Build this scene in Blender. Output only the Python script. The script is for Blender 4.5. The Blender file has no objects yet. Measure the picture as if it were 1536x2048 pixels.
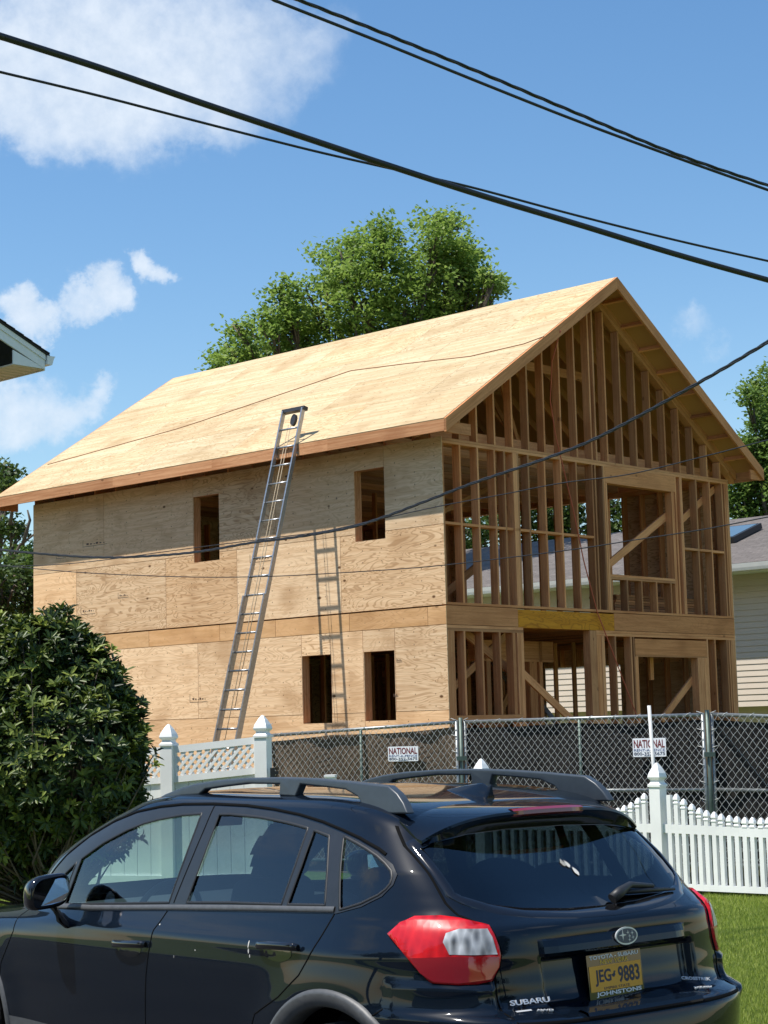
import bpy, bmesh, math, random
import numpy as np
from mathutils import Vector, Matrix
random.seed(7); rng = np.random.default_rng(11)
S = bpy.context.scene; COL = S.collection
pi = math.pi; R = math.radians
# ---------------------------------------------------------------- camera
F, TH, RO, CH = 3650.0, .119, .0259, 1.7
_r = Vector((1, 0, 0)); _f = Vector((0, math.cos(TH), math.sin(TH))); _u = Vector((0, -math.sin(TH), math.cos(TH)))
RIGHT = math.cos(RO) * _r - math.sin(RO) * _u; UP = math.sin(RO) * _r + math.cos(RO) * _u; FWD = _f
EYE = Vector((0, 0, CH))
def ray(u, v): return RIGHT * ((u - 768) / F) + UP * ((1024 - v) / F) + FWD
def at(u, v, Y):
    d = ray(u, v); return EYE + d * (Y / d.y)
cam = bpy.data.cameras.new('camera'); co = bpy.data.objects.new('camera', cam); COL.objects.link(co)
co.matrix_world = Matrix(((RIGHT.x, UP.x, -FWD.x, 0), (RIGHT.y, UP.y, -FWD.y, 0), (RIGHT.z, UP.z, -FWD.z, CH), (0, 0, 0, 1)))
cam.sensor_fit = 'VERTICAL'; cam.sensor_height = 36; cam.lens = 36 * F / 2048; cam.clip_end = 3000; cam.clip_start = .1
S.camera = co
# ---------------------------------------------------------------- node helpers
class NT:
    def __init__(s, tree): s.t = tree; s.n = tree.nodes; s.l = tree.links
    def new(s, typ, **kw):
        n = s.n.new(typ)
        for k, v in kw.items():
            if k.startswith('i_'):
                key = k[2:]; key = int(key) if key.isdigit() else key.replace('_', ' ')
                s.inp(n, key, v)
            else: setattr(n, k, v)
        return n
    def inp(s, n, key, v):
        if isinstance(v, bpy.types.NodeSocket): s.l.new(v, n.inputs[key])
        elif isinstance(v, bpy.types.Node): s.l.new(v.outputs[0], n.inputs[key])
        else: n.inputs[key].default_value = v
    def math(s, op, a, b=None, c=None, clamp=False):
        n = s.n.new('ShaderNodeMath'); n.operation = op; n.use_clamp = clamp
        for i, v in enumerate((a, b, c)):
            if v is not None: s.inp(n, i, v)
        return n.outputs[0]
    def mix(s, f, a, b, blend='MIX'):
        n = s.n.new('ShaderNodeMix'); n.data_type = 'RGBA'; n.blend_type = blend; n.clamp_factor = True
        s.inp(n, 0, f); s.inp(n, 6, a); s.inp(n, 7, b); return n.outputs[2]
    def ramp(s, f, pts):
        n = s.n.new('ShaderNodeValToRGB'); e = n.color_ramp.elements
        while len(e) < len(pts): e.new(.5)
        for el, (p, c) in zip(e, pts): el.position = p; el.color = (*c, 1) if len(c) == 3 else c
        s.inp(n, 0, f); return n.outputs[0]
    def maprange(s, v, a, b, c=0., d=1., smooth=True):
        n = s.n.new('ShaderNodeMapRange'); n.interpolation_type = 'SMOOTHSTEP' if smooth else 'LINEAR'
        s.inp(n, 0, v); n.inputs[1].default_value = a; n.inputs[2].default_value = b; n.inputs[3].default_value = c; n.inputs[4].default_value = d
        return n.outputs[0]
def mat(name):
    m = bpy.data.materials.new(name); m.use_nodes = True; nt = NT(m.node_tree)
    p = nt.n['Principled BSDF']; return m, nt, p
def C4(c): return (*c, 1) if len(c) == 3 else c
def plain(name, col, rough=.5, metal=0., noise=0., nscale=8., coat=0., bump=0., spec=.5):
    m, nt, p = mat(name)
    p.inputs['Base Color'].default_value = C4(col); p.inputs['Roughness'].default_value = rough; p.inputs['Metallic'].default_value = metal
    p.inputs['Specular IOR Level'].default_value = spec
    if coat: p.inputs['Coat Weight'].default_value = coat; p.inputs['Coat Roughness'].default_value = .03
    if noise or bump:
        tc = nt.new('ShaderNodeTexCoord'); nz = nt.new('ShaderNodeTexNoise', i_Vector=tc.outputs['Object'], i_Scale=nscale, i_Detail=6.)
        if noise:
            d = tuple(max(0, c * (1 - noise)) for c in col[:3]); h = tuple(min(1, c * (1 + noise * .6)) for c in col[:3])
            nt.inp(p, 'Base Color', nt.ramp(nz.outputs[0], [(.3, d), (.7, h)]))
        if bump:
            b = nt.new('ShaderNodeBump', i_Strength=bump, i_Height=nz.outputs[0], i_Distance=.01); nt.inp(p, 'Normal', b)
    return m
def wood(name, base, dark, line, grain=16., stretch=.9, knots=.5, nails=0., rough=.75, figure=0., tonevar=1.0, warm=None):
    """wood: grain runs along U (metres); per-board tone comes from the 'tone' attribute"""
    m, nt, p = mat(name); p.inputs['Roughness'].default_value = rough; p.inputs['Specular IOR Level'].default_value = .25
    uv = nt.new('ShaderNodeTexCoord').outputs['UV']
    tone = nt.new('ShaderNodeAttribute', attribute_name='tone').outputs['Fac']
    mp = nt.new('ShaderNodeMapping', i_Vector=uv); mp.inputs['Scale'].default_value = (stretch, grain, 1)
    n1 = nt.new('ShaderNodeTexNoise', i_Vector=mp, i_Scale=1., i_Detail=5., i_Roughness=.6, i_Distortion=.6)
    mp2 = nt.new('ShaderNodeMapping', i_Vector=uv); mp2.inputs['Scale'].default_value = (.7, 3.2, 1)
    n2 = nt.new('ShaderNodeTexNoise', i_Vector=mp2, i_Scale=1.2, i_Detail=3., i_Roughness=.5, i_Distortion=.8)
    bands = nt.math('SINE', nt.math('MULTIPLY', n2.outputs[0], 95.0))
    bands = nt.maprange(bands, .2, 1.0)
    col = nt.mix(nt.maprange(n1.outputs[0], .35, .68), C4(base), C4(dark))
    fvar = nt.math('FRACT', nt.math('MULTIPLY', tone, 17.3)); col = nt.mix(nt.math('MULTIPLY', bands, nt.maprange(fvar, .15, .8, figure * .55, figure * 1.3)), col, C4(line))
    n3 = nt.new('ShaderNodeTexNoise', i_Vector=uv, i_Scale=1.1, i_Detail=2.)
    col = nt.mix(nt.maprange(n3.outputs[0], .5, .75, 0, .55), col, C4(warm or line))
    if knots:
        mk = nt.new('ShaderNodeMapping', i_Vector=uv); mk.inputs['Scale'].default_value = (2.2, 3.6, 1)
        vo = nt.new('ShaderNodeTexVoronoi', i_Vector=mk, i_Scale=1.)
        k = nt.maprange(vo.outputs['Distance'], .05, .11, 1, 0)
        sel = nt.math('GREATER_THAN', nt.new('ShaderNodeSeparateColor', i_Color=vo.outputs['Color']).outputs[0], .55)
        col = nt.mix(nt.math('MULTIPLY', nt.math('MULTIPLY', k, sel), knots), col, (line[0] * .35, line[1] * .3, line[2] * .25, 1))
    if nails:
        sx = nt.new('ShaderNodeSeparateXYZ', i_Vector=uv)
        fu = nt.math('SUBTRACT', nt.math('FRACT', nt.math('DIVIDE', sx.outputs[0], .406)), .5)
        fv = nt.math('SUBTRACT', nt.math('FRACT', nt.math('DIVIDE', nt.math('ADD', sx.outputs[1], nt.math('MULTIPLY', n3.outputs[0], .1)), .19)), .5)
        du = nt.math('MULTIPLY', fu, .406); dv = nt.math('MULTIPLY', fv, .19)
        d = nt.math('SQRT', nt.math('ADD', nt.math('MULTIPLY', du, du), nt.math('MULTIPLY', dv, dv)))
        col = nt.mix(nt.maprange(d, .006, .015, nails, 0), col, (.12, .06, .03, 1))
    col = nt.mix(nt.math('MULTIPLY', nt.math('FRACT', nt.math('MULTIPLY', tone, 5.7)), .5 * min(1., tonevar)), col, nt.mix(1., col, (1.0, .80, .58, 1), 'MULTIPLY')); t = nt.maprange(tone, 0, 1, 1 - .28 * tonevar, 1 + .22 * tonevar, smooth=False)
    hs = nt.new('ShaderNodeHueSaturation', i_Color=col, i_Value=t)
    nt.inp(p, 'Base Color', hs.outputs[0])
    b = nt.new('ShaderNodeBump', i_Strength=.25, i_Height=n1.outputs[0], i_Distance=.004); nt.inp(p, 'Normal', b)
    return m
# ---------------------------------------------------------------- mesh builder
class MB:
    def __init__(s): s.v = []; s.f = []; s.uv = []; s.t = []; s.m = []; s.sm = []
    def poly(s, pts, uv=None, tone=.5, mi=0, smooth=False):
        i = len(s.v); s.v += [tuple(p) for p in pts]; s.f.append(tuple(range(i, i + len(pts))))
        s.uv += list(uv) if uv else [(0, 0)] * len(pts); s.t += [tone] * len(pts); s.m.append(mi); s.sm.append(smooth)
    def obox(s, o, ax, ay, az, tone=None, mi=0):
        """box from corner o with edge vectors; grain along ax"""
        o, ax, ay, az = map(Vector, (o, ax, ay, az)); tone = random.random() if tone is None else tone
        if ax.cross(ay).dot(az) < 0: o = o + az; az = -az
        lx, ly, lz = ax.length, ay.length, az.length; ru, rv = random.random() * 40, random.random() * 40
        P = lambda i, j, k: o + ax * i + ay * j + az * k
        def q(a, b, c, d, uu, vv, w): 
            s.poly([a, b, c, d], [(ru, rv + w), (ru + uu, rv + w), (ru + uu, rv + w + vv), (ru, rv + w + vv)], tone, mi)
        q(P(0, 0, 1), P(1, 0, 1), P(1, 1, 1), P(0, 1, 1), lx, ly, 0)
        q(P(1, 0, 0), P(0, 0, 0), P(0, 1, 0), P(1, 1, 0), lx, ly, 3)
        q(P(0, 0, 0), P(1, 0, 0), P(1, 0, 1), P(0, 0, 1), lx, lz, 7)
        q(P(1, 1, 0), P(0, 1, 0), P(0, 1, 1), P(1, 1, 1), lx, lz, 11)
        q(P(0, 1, 0), P(0, 0, 0), P(0, 0, 1), P(0, 1, 1), ly, lz, 13)
        q(P(1, 0, 0), P(1, 1, 0), P(1, 1, 1), P(1, 0, 1), ly, lz, 15)
    def box(s, x0, x1, y0, y1, z0, z1, g='z', tone=None, mi=0):
        a = [(x1 - x0, 0, 0), (0, y1 - y0, 0), (0, 0, z1 - z0)]
        if g == 'z': a = [a[2], a[0], a[1]]
        elif g == 'y': a = [a[1], a[2], a[0]]
        s.obox((x0, y0, z0), *a, tone=tone, mi=mi)
    def bar(s, p0, p1, w, d, side, tone=None, mi=0):
        """board from p0 to p1; w measured along 'side', d across"""
        p0, p1, side = map(Vector, (p0, p1, side)); ax = p1 - p0
        sd = (side - ax * (side.dot(ax) / ax.length_squared)).normalized(); n = ax.cross(sd).normalized()
        s.obox(p0 - sd * w / 2 - n * d / 2, ax, sd * w, n * d, tone=tone, mi=mi)
    def tube(s, pts, r, n=8, mi=0, cap=True, tone=.5, smooth=True):
        pts = [Vector(p) for p in pts]; rs = r if isinstance(r, (list, tuple)) else [r] * len(pts)
        rings = []; up = Vector((0, 0, 1)); prev = None
        for i, p in enumerate(pts):
            t = (pts[min(i + 1, len(pts) - 1)] - pts[max(i - 1, 0)]).normalized()
            if prev is None:
                a = t.cross(up if abs(t.z) < .95 else Vector((1, 0, 0))).normalized()
            else: a = (prev - t * prev.dot(t)).normalized()
            prev = a; b = t.cross(a)
            rings.append([p + (a * math.cos(2 * pi * k / n) + b * math.sin(2 * pi * k / n)) * rs[i] for k in range(n)])
        i0 = len(s.v)
        for rg in rings: s.v += [tuple(q) for q in rg]; s.t += [tone] * 0
        base = i0
        for i in range(len(rings) - 1):
            for k in range(n):
                a, b2 = base + i * n + k, base + i * n + (k + 1) % n
                s.f.append((a, b2, b2 + n, a + n)); s.uv += [(i, k / n), (i, (k + 1) / n), (i + 1, (k + 1) / n), (i + 1, k / n)]; s.t += [tone] * 4; s.m.append(mi); s.sm.append(smooth)
        if cap:
            s.f.append(tuple(base + k for k in reversed(range(n)))); s.uv += [(0, 0)] * n; s.t += [tone] * n; s.m.append(mi); s.sm.append(False)
            e = base + (len(rings) - 1) * n
            s.f.append(tuple(e + k for k in range(n))); s.uv += [(0, 0)] * n; s.t += [tone] * n; s.m.append(mi); s.sm.append(False)
    def lathe(s, c, prof, n=16, mi=0, smooth=True, rot=0., sq=False):
        """prof: (radius, z) list about vertical axis at c"""
        c = Vector(c); base = len(s.v)
        for r, z in prof:
            for k in range(n): s.v.append((c.x + r * math.cos(rot + 2 * pi * k / n), c.y + r * math.sin(rot + 2 * pi * k / n), c.z + z))
        for i in range(len(prof) - 1):
            for k in range(n):
                a, b = base + i * n + k, base + i * n + (k + 1) % n
                s.f.append((a, b, b + n, a + n)); s.uv += [(0, 0)] * 4; s.t += [.5] * 4; s.m.append(mi); s.sm.append(smooth)
    def prism(s, pts, n, mi=0, tone=.5):
        """closed planar polygon pts extruded by vector n"""
        n = Vector(n); pts = [Vector(p) for p in pts]; q = [p + n for p in pts]; k = len(pts)
        nrm = Vector((0, 0, 0))
        for i in range(k): nrm += pts[i].cross(pts[(i + 1) % k])
        if nrm.dot(n) < 0: pts.reverse(); q.reverse()
        s.poly(q, tone=tone, mi=mi); s.poly(pts[::-1], tone=tone, mi=mi)
        for i in range(k):
            j = (i + 1) % k; s.poly([pts[i], pts[j], q[j], q[i]], [(0, 0), ((pts[j] - pts[i]).length, 0), ((pts[j] - pts[i]).length, .1), (0, .1)], tone=tone, mi=mi)
    def build(s, name, mats, parent=None, smooth=None):
        me = bpy.data.meshes.new(name); me.from_pydata(s.v, [], s.f)
        u = me.uv_layers.new(name='UVMap'); u.data.foreach_set('uv', np.array(s.uv, dtype=np.float32).ravel())
        a = me.attributes.new('tone', 'FLOAT', 'CORNER'); a.data.foreach_set('value', np.array(s.t, dtype=np.float32))
        for m_ in (mats if isinstance(mats, (list, tuple)) else [mats]): me.materials.append(m_)
        me.polygons.foreach_set('material_index', s.m); me.polygons.foreach_set('use_smooth', [bool(x) for x in s.sm] if smooth is None else [smooth] * len(s.f))
        me.update(); return link(name, me, parent)
def link(name, me, parent=None):
    o = bpy.data.objects.new(name, me); COL.objects.link(o)
    if parent: o.parent = parent
    return o
def tag(o, label=None, cat=None, group=None, kind=None):
    if label: o['label'] = label
    if cat: o['category'] = cat
    if group: o['group'] = group
    if kind: o['kind'] = kind
    return o
def empty(name, loc=(0, 0, 0), rz=0., label=None, cat=None, group=None):
    o = bpy.data.objects.new(name, None); COL.objects.link(o); o.location = loc; o.rotation_euler = (0, 0, rz); o.empty_display_size = .2
    return tag(o, label, cat, group)
def copy_tree(o, parent=None):
    c = o.copy(); COL.objects.link(c); c.parent = parent
    for ch in [x for x in o.children]: copy_tree(ch, c)
    return c
def bev(o, w=.01, seg=2):
    m = o.modifiers.new('bevel', 'BEVEL'); m.width = w; m.segments = seg; m.limit_method = 'ANGLE'; return o
def textmesh(name, body, size, m, parent, loc, rot, extr=.001, off=0., sx=1., align='CENTER'):
    c = bpy.data.curves.new(name, 'FONT'); c.body = body; c.size = size; c.extrude = extr; c.offset = off; c.align_x = align; c.align_y = 'CENTER'; c.resolution_u = 3
    t = bpy.data.objects.new('tmp', c); COL.objects.link(t)
    me = bpy.data.meshes.new_from_object(t.evaluated_get(bpy.context.evaluated_depsgraph_get())); bpy.data.objects.remove(t)
    me.name = name; me.materials.clear(); me.materials.append(m)
    o = link(name, me, parent); M = rot.to_4x4() @ Matrix.Diagonal((sx, 1, 1, 1)); M.translation = loc; o.matrix_local = M
    return o
# ---------------------------------------------------------------- light, sky
sd = Vector((-1.083, -.361, 2.27)).normalized()          # towards the sun
elev = math.asin(sd.z); azim = math.atan2(sd.x, sd.y)
sun = bpy.data.lights.new('sun', 'SUN'); sun.energy = 4.1; sun.angle = R(.53); sun.color = (1, .955, .88)
so = bpy.data.objects.new('sun', sun); COL.objects.link(so); so.rotation_euler = sd.to_track_quat('Z', 'Y').to_euler()
W = bpy.data.worlds.new('World'); S.world = W; W.use_nodes = True; nt = NT(W.node_tree)
for n in list(nt.n): nt.n.remove(n)
out = nt.new('ShaderNodeOutputWorld'); bg = nt.new('ShaderNodeBackground'); bg.inputs[1].default_value = .12
sky = nt.new('ShaderNodeTexSky', sky_type='NISHITA', sun_disc=False, sun_elevation=elev, sun_rotation=azim, altitude=50., air_density=1.15, dust_density=.35, ozone_density=2.2)
gen = nt.new('ShaderNodeTexCoord').outputs['Generated']
nzA = nt.new('ShaderNodeTexNoise', i_Vector=gen, i_Scale=22., i_Detail=7., i_Roughness=.62)
nzB = nt.new('ShaderNodeTexNoise', i_Vector=gen, i_Scale=75., i_Detail=5., i_Roughness=.6)
off = nt.new('ShaderNodeVectorMath', operation='SUBTRACT', i_0=nzA.outputs[1]); off.inputs[1].default_value = (.5, .5, .5)
off2 = nt.new('ShaderNodeVectorMath', operation='SCALE', i_0=off.outputs[0]); off2.inputs['Scale'].default_value = .06
wd = nt.new('ShaderNodeVectorMath', operation='ADD', i_0=gen, i_1=off2.outputs[0]).outputs[0]
blobs = [(60, 110, 190, 1), (180, 80, 200, 1), (330, 90, 190, .9), (440, 70, 150, .6), (540, 70, 130, .5), (620, 100, 95, .4), (250, 190, 150, 1), (110, 190, 150, 1), (400, 190, 120, .65), (530, 205, 80, .5), (450, 262, 70, .45), (10, 220, 110, 1), (20, 20, 110, .6), (690, 30, 60, .3),
         (45, 622, 52, .9), (85, 618, 50, .9), (150, 606, 52, .95), (212, 586, 56, 1), (250, 602, 46, .95), (110, 628, 46, .85), (180, 612, 46, .9), (310, 532, 44, .9), (345, 546, 38, .8), (285, 518, 28, .6), (390, 556, 22, .4),
         (60, 800, 85, .9), (120, 830, 70, .85), (180, 790, 60, .8), (10, 840, 80, .8), (225, 778, 38, .55), (10, 790, 70, .9), (1335, 640, 48, .45), (1375, 640, 44, .4), (1430, 682, 46, .42)]
rnd2 = random.Random(5)
for k in range(26):   # more fair-weather cloud round the rest of the sky
    az = rnd2.uniform(.5, 2 * pi - .5); el = rnd2.uniform(.15, .9); blobs.append((Vector((math.sin(az) * math.cos(el), math.cos(az) * math.cos(el), math.sin(el))), None, rnd2.uniform(300, 800), rnd2.uniform(.4, .9)))
acc = None
for u, v, r, w in blobs:
    d = u if v is None else ray(u, v).normalized()
    dn = nt.new('ShaderNodeVectorMath', operation='DISTANCE', i_0=wd); dn.inputs[1].default_value = d
    m_ = nt.maprange(dn.outputs['Value'], r / F * 1.2, r / F * .25, 0, w)
    acc = m_ if acc is None else nt.math('SUBTRACT', nt.math('ADD', acc, m_), nt.math('MULTIPLY', acc, m_))
tex = nt.math('ADD', nt.math('MULTIPLY', nzA.outputs[0], .8), nt.math('MULTIPLY', nzB.outputs[0], .38))
alpha = nt.math('MULTIPLY', nt.maprange(nt.math('ADD', acc, nt.math('MULTIPLY', nt.math('SUBTRACT', tex, .60), 1.3)), -.05, 1.3), nt.maprange(acc, 0., .5), clamp=True)
cc = nt.ramp(nzB.outputs[0], [(.25, (4.3, 4.85, 5.5)), (.75, (5.0, 5.45, 6.0))])
skc = nt.new('ShaderNodeHueSaturation', i_Color=sky.outputs[0], i_Saturation=1.22, i_Value=.90)
nt.inp(bg, 0, nt.mix(nt.math('MULTIPLY', alpha, .9), skc.outputs[0], cc)); nt.l.new(bg.outputs[0], out.inputs[0])
S.view_settings.view_transform = 'Standard'; S.view_settings.look = 'None'; S.view_settings.exposure = .55; S.view_settings.gamma = 1.
S.cycles.max_bounces = 8; S.cycles.transparent_max_bounces = 16; S.cycles.glossy_bounces = 4; S.cycles.diffuse_bounces = 4
S.cycles.sample_clamp_indirect = 8; S.cycles.use_denoising = True
# ---------------------------------------------------------------- materials
M = {}
M['ply'] = wood('plywood_sheathing', (.83, .61, .385), (.70, .475, .275), (.41, .235, .11), grain=20, stretch=1.1, knots=1., nails=.75, figure=.5, tonevar=.85)
M['plyroof'] = wood('roof_plywood', (.63, .515, .325), (.51, .385, .215), (.36, .235, .11), grain=9, stretch=.35, knots=.3, nails=.9, figure=.5, tonevar=.6)
M['plyband'] = wood('rim_plywood', (.72, .455, .235), (.62, .375, .175), (.42, .225, .095), grain=12, stretch=1.2, knots=.6, nails=.4, figure=.3, tonevar=.6)
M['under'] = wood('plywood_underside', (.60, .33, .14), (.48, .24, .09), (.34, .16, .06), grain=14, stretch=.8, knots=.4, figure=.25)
M['stud'] = wood('stud_lumber', (.68, .335, .155), (.53, .225, .095), (.36, .13, .05), grain=30, stretch=1.0, knots=.6, figure=.15, tonevar=1.5)
M['fascia'] = wood('fascia_lumber', (.62, .33, .165), (.45, .20, .085), (.33, .13, .05), grain=26, stretch=.8, knots=.7, figure=.25, tonevar=.5)
M['lvl'] = wood('engineered_beam', (.70, .29, .02), (.58, .22, .012), (.34, .11, .008), grain=10, stretch=1.2, knots=0, figure=.45, tonevar=.3)
M['rim'] = wood('rim_lumber', (.66, .29, .12), (.52, .21, .08), (.35, .13, .045), grain=24, stretch=.9, knots=.6, figure=.2, tonevar=.6)
M['vinyl'] = plain('white_vinyl', (.86, .86, .84), .35, noise=.09, nscale=2.2)
M['steel'] = plain('galvanised_steel', (.27, .285, .285), .42, .6, noise=.25, nscale=30)
M['wire'] = plain('galvanised_wire', (.55, .56, .55), .4, .25, noise=.15, nscale=12)
M['greenpost'] = plain('green_post', (.10, .14, .12), .5, .3, noise=.3)
M['alu'] = plain('aluminium', (.40, .41, .42), .36, .75, noise=.18, nscale=25)
M['blackplastic'] = plain('black_plastic', (.018, .019, .021), .5)
M['cable'] = plain('black_cable', (.012, .013, .015), .45, noise=.3, nscale=20)
M['concrete'] = plain('concrete', (.36, .35, .33), .9, noise=.2, nscale=4, bump=.3)
M['scr1'] = plain('sunlit_brown_screen', (.13, .09, .06), .95, noise=.45, nscale=2.2, bump=.5)  # dirty cloth; its sunlit look is put into the lighter brown colour
M['scr2'] = plain('black_screen', (.014, .012, .011), .95, noise=.5, nscale=3, bump=.5)
M['orange'] = plain('orange_rope', (.55, .12, .06), .7)
# ---------------------------------------------------------------- the unfinished house (local: x along gable = b, y along side = a)
YA = .7471; HC = Vector((.8889, 27.175, 0)); HR = math.atan2(math.cos(YA), math.sin(YA))
def HW(b, a, z): return Vector((HC.x + a * -math.cos(YA) + b * math.sin(YA), HC.y + a * math.sin(YA) + b * math.cos(YA), z))
house = empty('unfinished_house', HC, HR, 'unfinished two storey house of bare plywood and open studs behind the fences', 'house')
Wd, Ln, RG = 7.92, 10.2, 3.96
EL, ER, ZE, ZR = -.513, 8.285, 6.23, 9.09
FR, BK = -.508, 10.73
sl, sr = (ZR - ZE) / (RG - EL), (ZR - ZE) / (ER - RG)
def zroof(b): return ZE + (b - EL) * sl if b < RG else ZE + (ER - b) * sr
def part(mb, name, m, parent=None): return mb.build(name, m, parent or house)
def cut(rects, holes):
    for h in holes:
        o = []
        for r in rects:
            x0, x1, y0, y1 = r; a, b, c, d = h
            if a >= x1 or b <= x0 or c >= y1 or d <= y0: o.append(r); continue
            a, b, c, d = max(a, x0), min(b, x1), max(c, y0), min(d, y1)
            if c > y0: o.append((x0, x1, y0, c))
            if d < y1: o.append((x0, x1, d, y1))
            if a > x0: o.append((x0, a, c, d))
            if b < x1: o.append((b, x1, c, d))
        rects = o
    return rects
wins = [(4.995, 5.645, 4.62, 5.745), (1.185, 1.828, 4.635, 5.75), (2.42, 3.07, 1.835, 2.91), (1.06, 1.704, 1.847, 2.91), (7.88, 8.5, 1.85, 2.88)]
g = .004
def sheets(mb, rows, holes, T, thick=.012):
    """rows: (z0, z1, [joint positions], tone range); T(a, z, d) -> point"""
    for z0, z1, js, (t0, t1), mi in rows:
        for a0, a1 in zip(js, js[1:]):
            tone = random.uniform(t0, t1); ru, rv = random.random() * 30, random.random() * 30
            for (x0, x1, y0, y1) in cut([(a0 + g, a1 - g, z0 + g, z1 - g)], holes):
                i = [T(x0, y0, 0), T(x1, y0, 0), T(x1, y1, 0), T(x0, y1, 0)]; o = [T(x0, y0, thick), T(x1, y0, thick), T(x1, y1, thick), T(x0, y1, thick)]
                uvf = [(x + ru, y + rv) for x, y in ((x0, y0), (x1, y0), (x1, y1), (x0, y1))]
                mb.poly(o[::-1], uvf[::-1], tone, mi); mb.poly(i, uvf, tone, mi)
                for k in range(4): mb.poly([o[k], o[(k + 1) % 4], i[(k + 1) % 4], i[k]], [(0, 0), (1, 0), (1, .01), (0, .01)], tone * .6, mi)
# left side wall skin
sk = MB()
ZT = zroof(0) - .03
sheets(sk, [(4.75, 6.08, [-.012, 1.185, 3.62, 5.655, 8.09, Ln], (.2, .7), 0),
            (3.54, 4.75, [-.012, 2.16, 4.57, 6.39, 8.9, Ln], (.3, 1.), 0),
            (3.245, 3.525, [-.012, .36, 2.0, 3.67, 5.02, 6.86, 9.3, Ln], (.3, .8), 1),
            (1.975, 3.245, [-.012, 1.045, 1.72, 2.415, 3.075, 5.58, 7.88, 9.2, Ln], (.3, 1.), 0),
            (.62, 1.975, [-.012, 1.71, 2.43, 4.6, 7.0, 9.4, Ln], (.6, .95), 0)], wins,
       lambda a, z, d: (-d, a, z))
part(sk, 'side_sheathing', [M['ply'], M['plyband'], M['plyband']])
bp = MB(); bp.box(.001, .003, 0, Ln, .62, 6.06); # housewrap-free dark backing is the stud wall itself
studs_left = []
def wallstuds(fixed, axis, lo, hi, z0, z1, holes, name='stud', sp=.406, dep=.14):
    """studs of a side wall, each its own part unless an opening interrupts it"""
    out = []; x = lo + .02
    while x < hi:
        segs = [(z0, z1)]
        for (h0, h1, c, d) in holes:
            if h0 - .03 < x < h1 + .03: segs = [(z0, c), (d, z1)]
        for (c, d) in segs:
            if d - c > .05:
                mb = MB()
                if axis == 'y': mb.box(fixed, fixed + dep, x - .019, x + .019, c, d, 'z')
                else: mb.box(x - .019, x + .019, fixed, fixed + dep, c, d, 'z')
                out.append(mb)
        x += sp
    return out
# plates that run round (side walls)
def plates(b0, b1, a0, a1, zs, name='wall_plate'):
    for z0, z1 in zs:
        mb = MB(); mb.box(b0, b1, a0, a1, z0, z1, 'y' if a1 - a0 > b1 - b0 else 'x'); part(mb, name, M['stud'])
for b0 in (.0015, Wd - .1415):
    plates(b0, b0 + .14, .145, Ln - .145, [(.70, .738), (3.15, 3.238), (3.54, 3.578), (5.98, 6.068)])
stuff = MB()
def absorb(mb): 
    k = len(stuff.v); stuff.v += mb.v; stuff.f += [tuple(i + k for i in f) for f in mb.f]; stuff.uv += mb.uv; stuff.t += mb.t; stuff.m += mb.m; stuff.sm += mb.sm
inner = []
inner += wallstuds(.0015, 'y', .2, Ln - .15, .74, 3.15, wins[2:]) + wallstuds(.0015, 'y', .2, Ln - .15, 3.58, 5.98, wins[:2])
RO1 = [(2.55, 4.35, .74, 2.82)]
right1 = wallstuds(Wd - .1415, 'y', .2, Ln - .15, .74, 3.15, RO1); right2 = wallstuds(Wd - .1415, 'y', .2, Ln - .15, 3.58, 5.98, [])
back = wallstuds(Ln - .1415, 'x', .2, Wd - .15, .74, 3.15, []) + wallstuds(Ln - .1415, 'x', .2, Wd - .15, 3.58, 5.98, [])
for mb in inner + back + right1: absorb(mb)
for mb in right2[:17]: part(mb, 'stud', M['stud'])
for mb in right2[17:]: absorb(mb)
# window jambs in the side wall openings
for (a0, a1, z0, z1) in wins[:4]:
    mb = MB(); mb.box(.0015, .15, a0 - .04, a0 - .001, z0, z1, 'z', tone=.75); mb.box(.0015, .15, a1 + .001, a1 + .04, z0, z1, 'z', tone=.75)
    mb.box(.0015, .15, a0 - .04, a1 + .04, z0 - .04, z0 - .001, 'y'); mb.box(.0015, .15, a0 - .04, a1 + .04, z1 + .001, z1 + .2, 'y')
    part(mb, 'window_frame', M['fascia'])
# right wall, back wall skins
sk = MB(); T = lambda a, z, d: (Wd + d, a, z)
for (x0, x1, y0, y1) in cut([(0, Ln, .62, 3.24)], RO1) + [(0, 2.35, 3.24, 6.07), (6.55, Ln, 3.24, 6.07), (2.35, 6.55, 3.24, 3.58)]:
    sk.box(Wd, Wd + .012, x0, x1, y0, y1, 'y')
sk2 = MB(); sk2.box(0, Wd, Ln, Ln + .012, .62, 6.07, 'x')
sk2.poly([(0, Ln + .001, 6.07), (Wd, Ln + .001, 6.07), (RG, Ln + .001, ZR - .2)], [(0, 0), (8, 0), (4, 3)])
sk2.poly([(0, Ln + .012, 6.07), (RG, Ln + .012, ZR - .2), (Wd, Ln + .012, 6.07)], [(0, 0), (8, 0), (4, 3)])
part(sk, 'side_sheathing', M['ply']); part(sk2, 'rear_sheathing', M['ply'])
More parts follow.
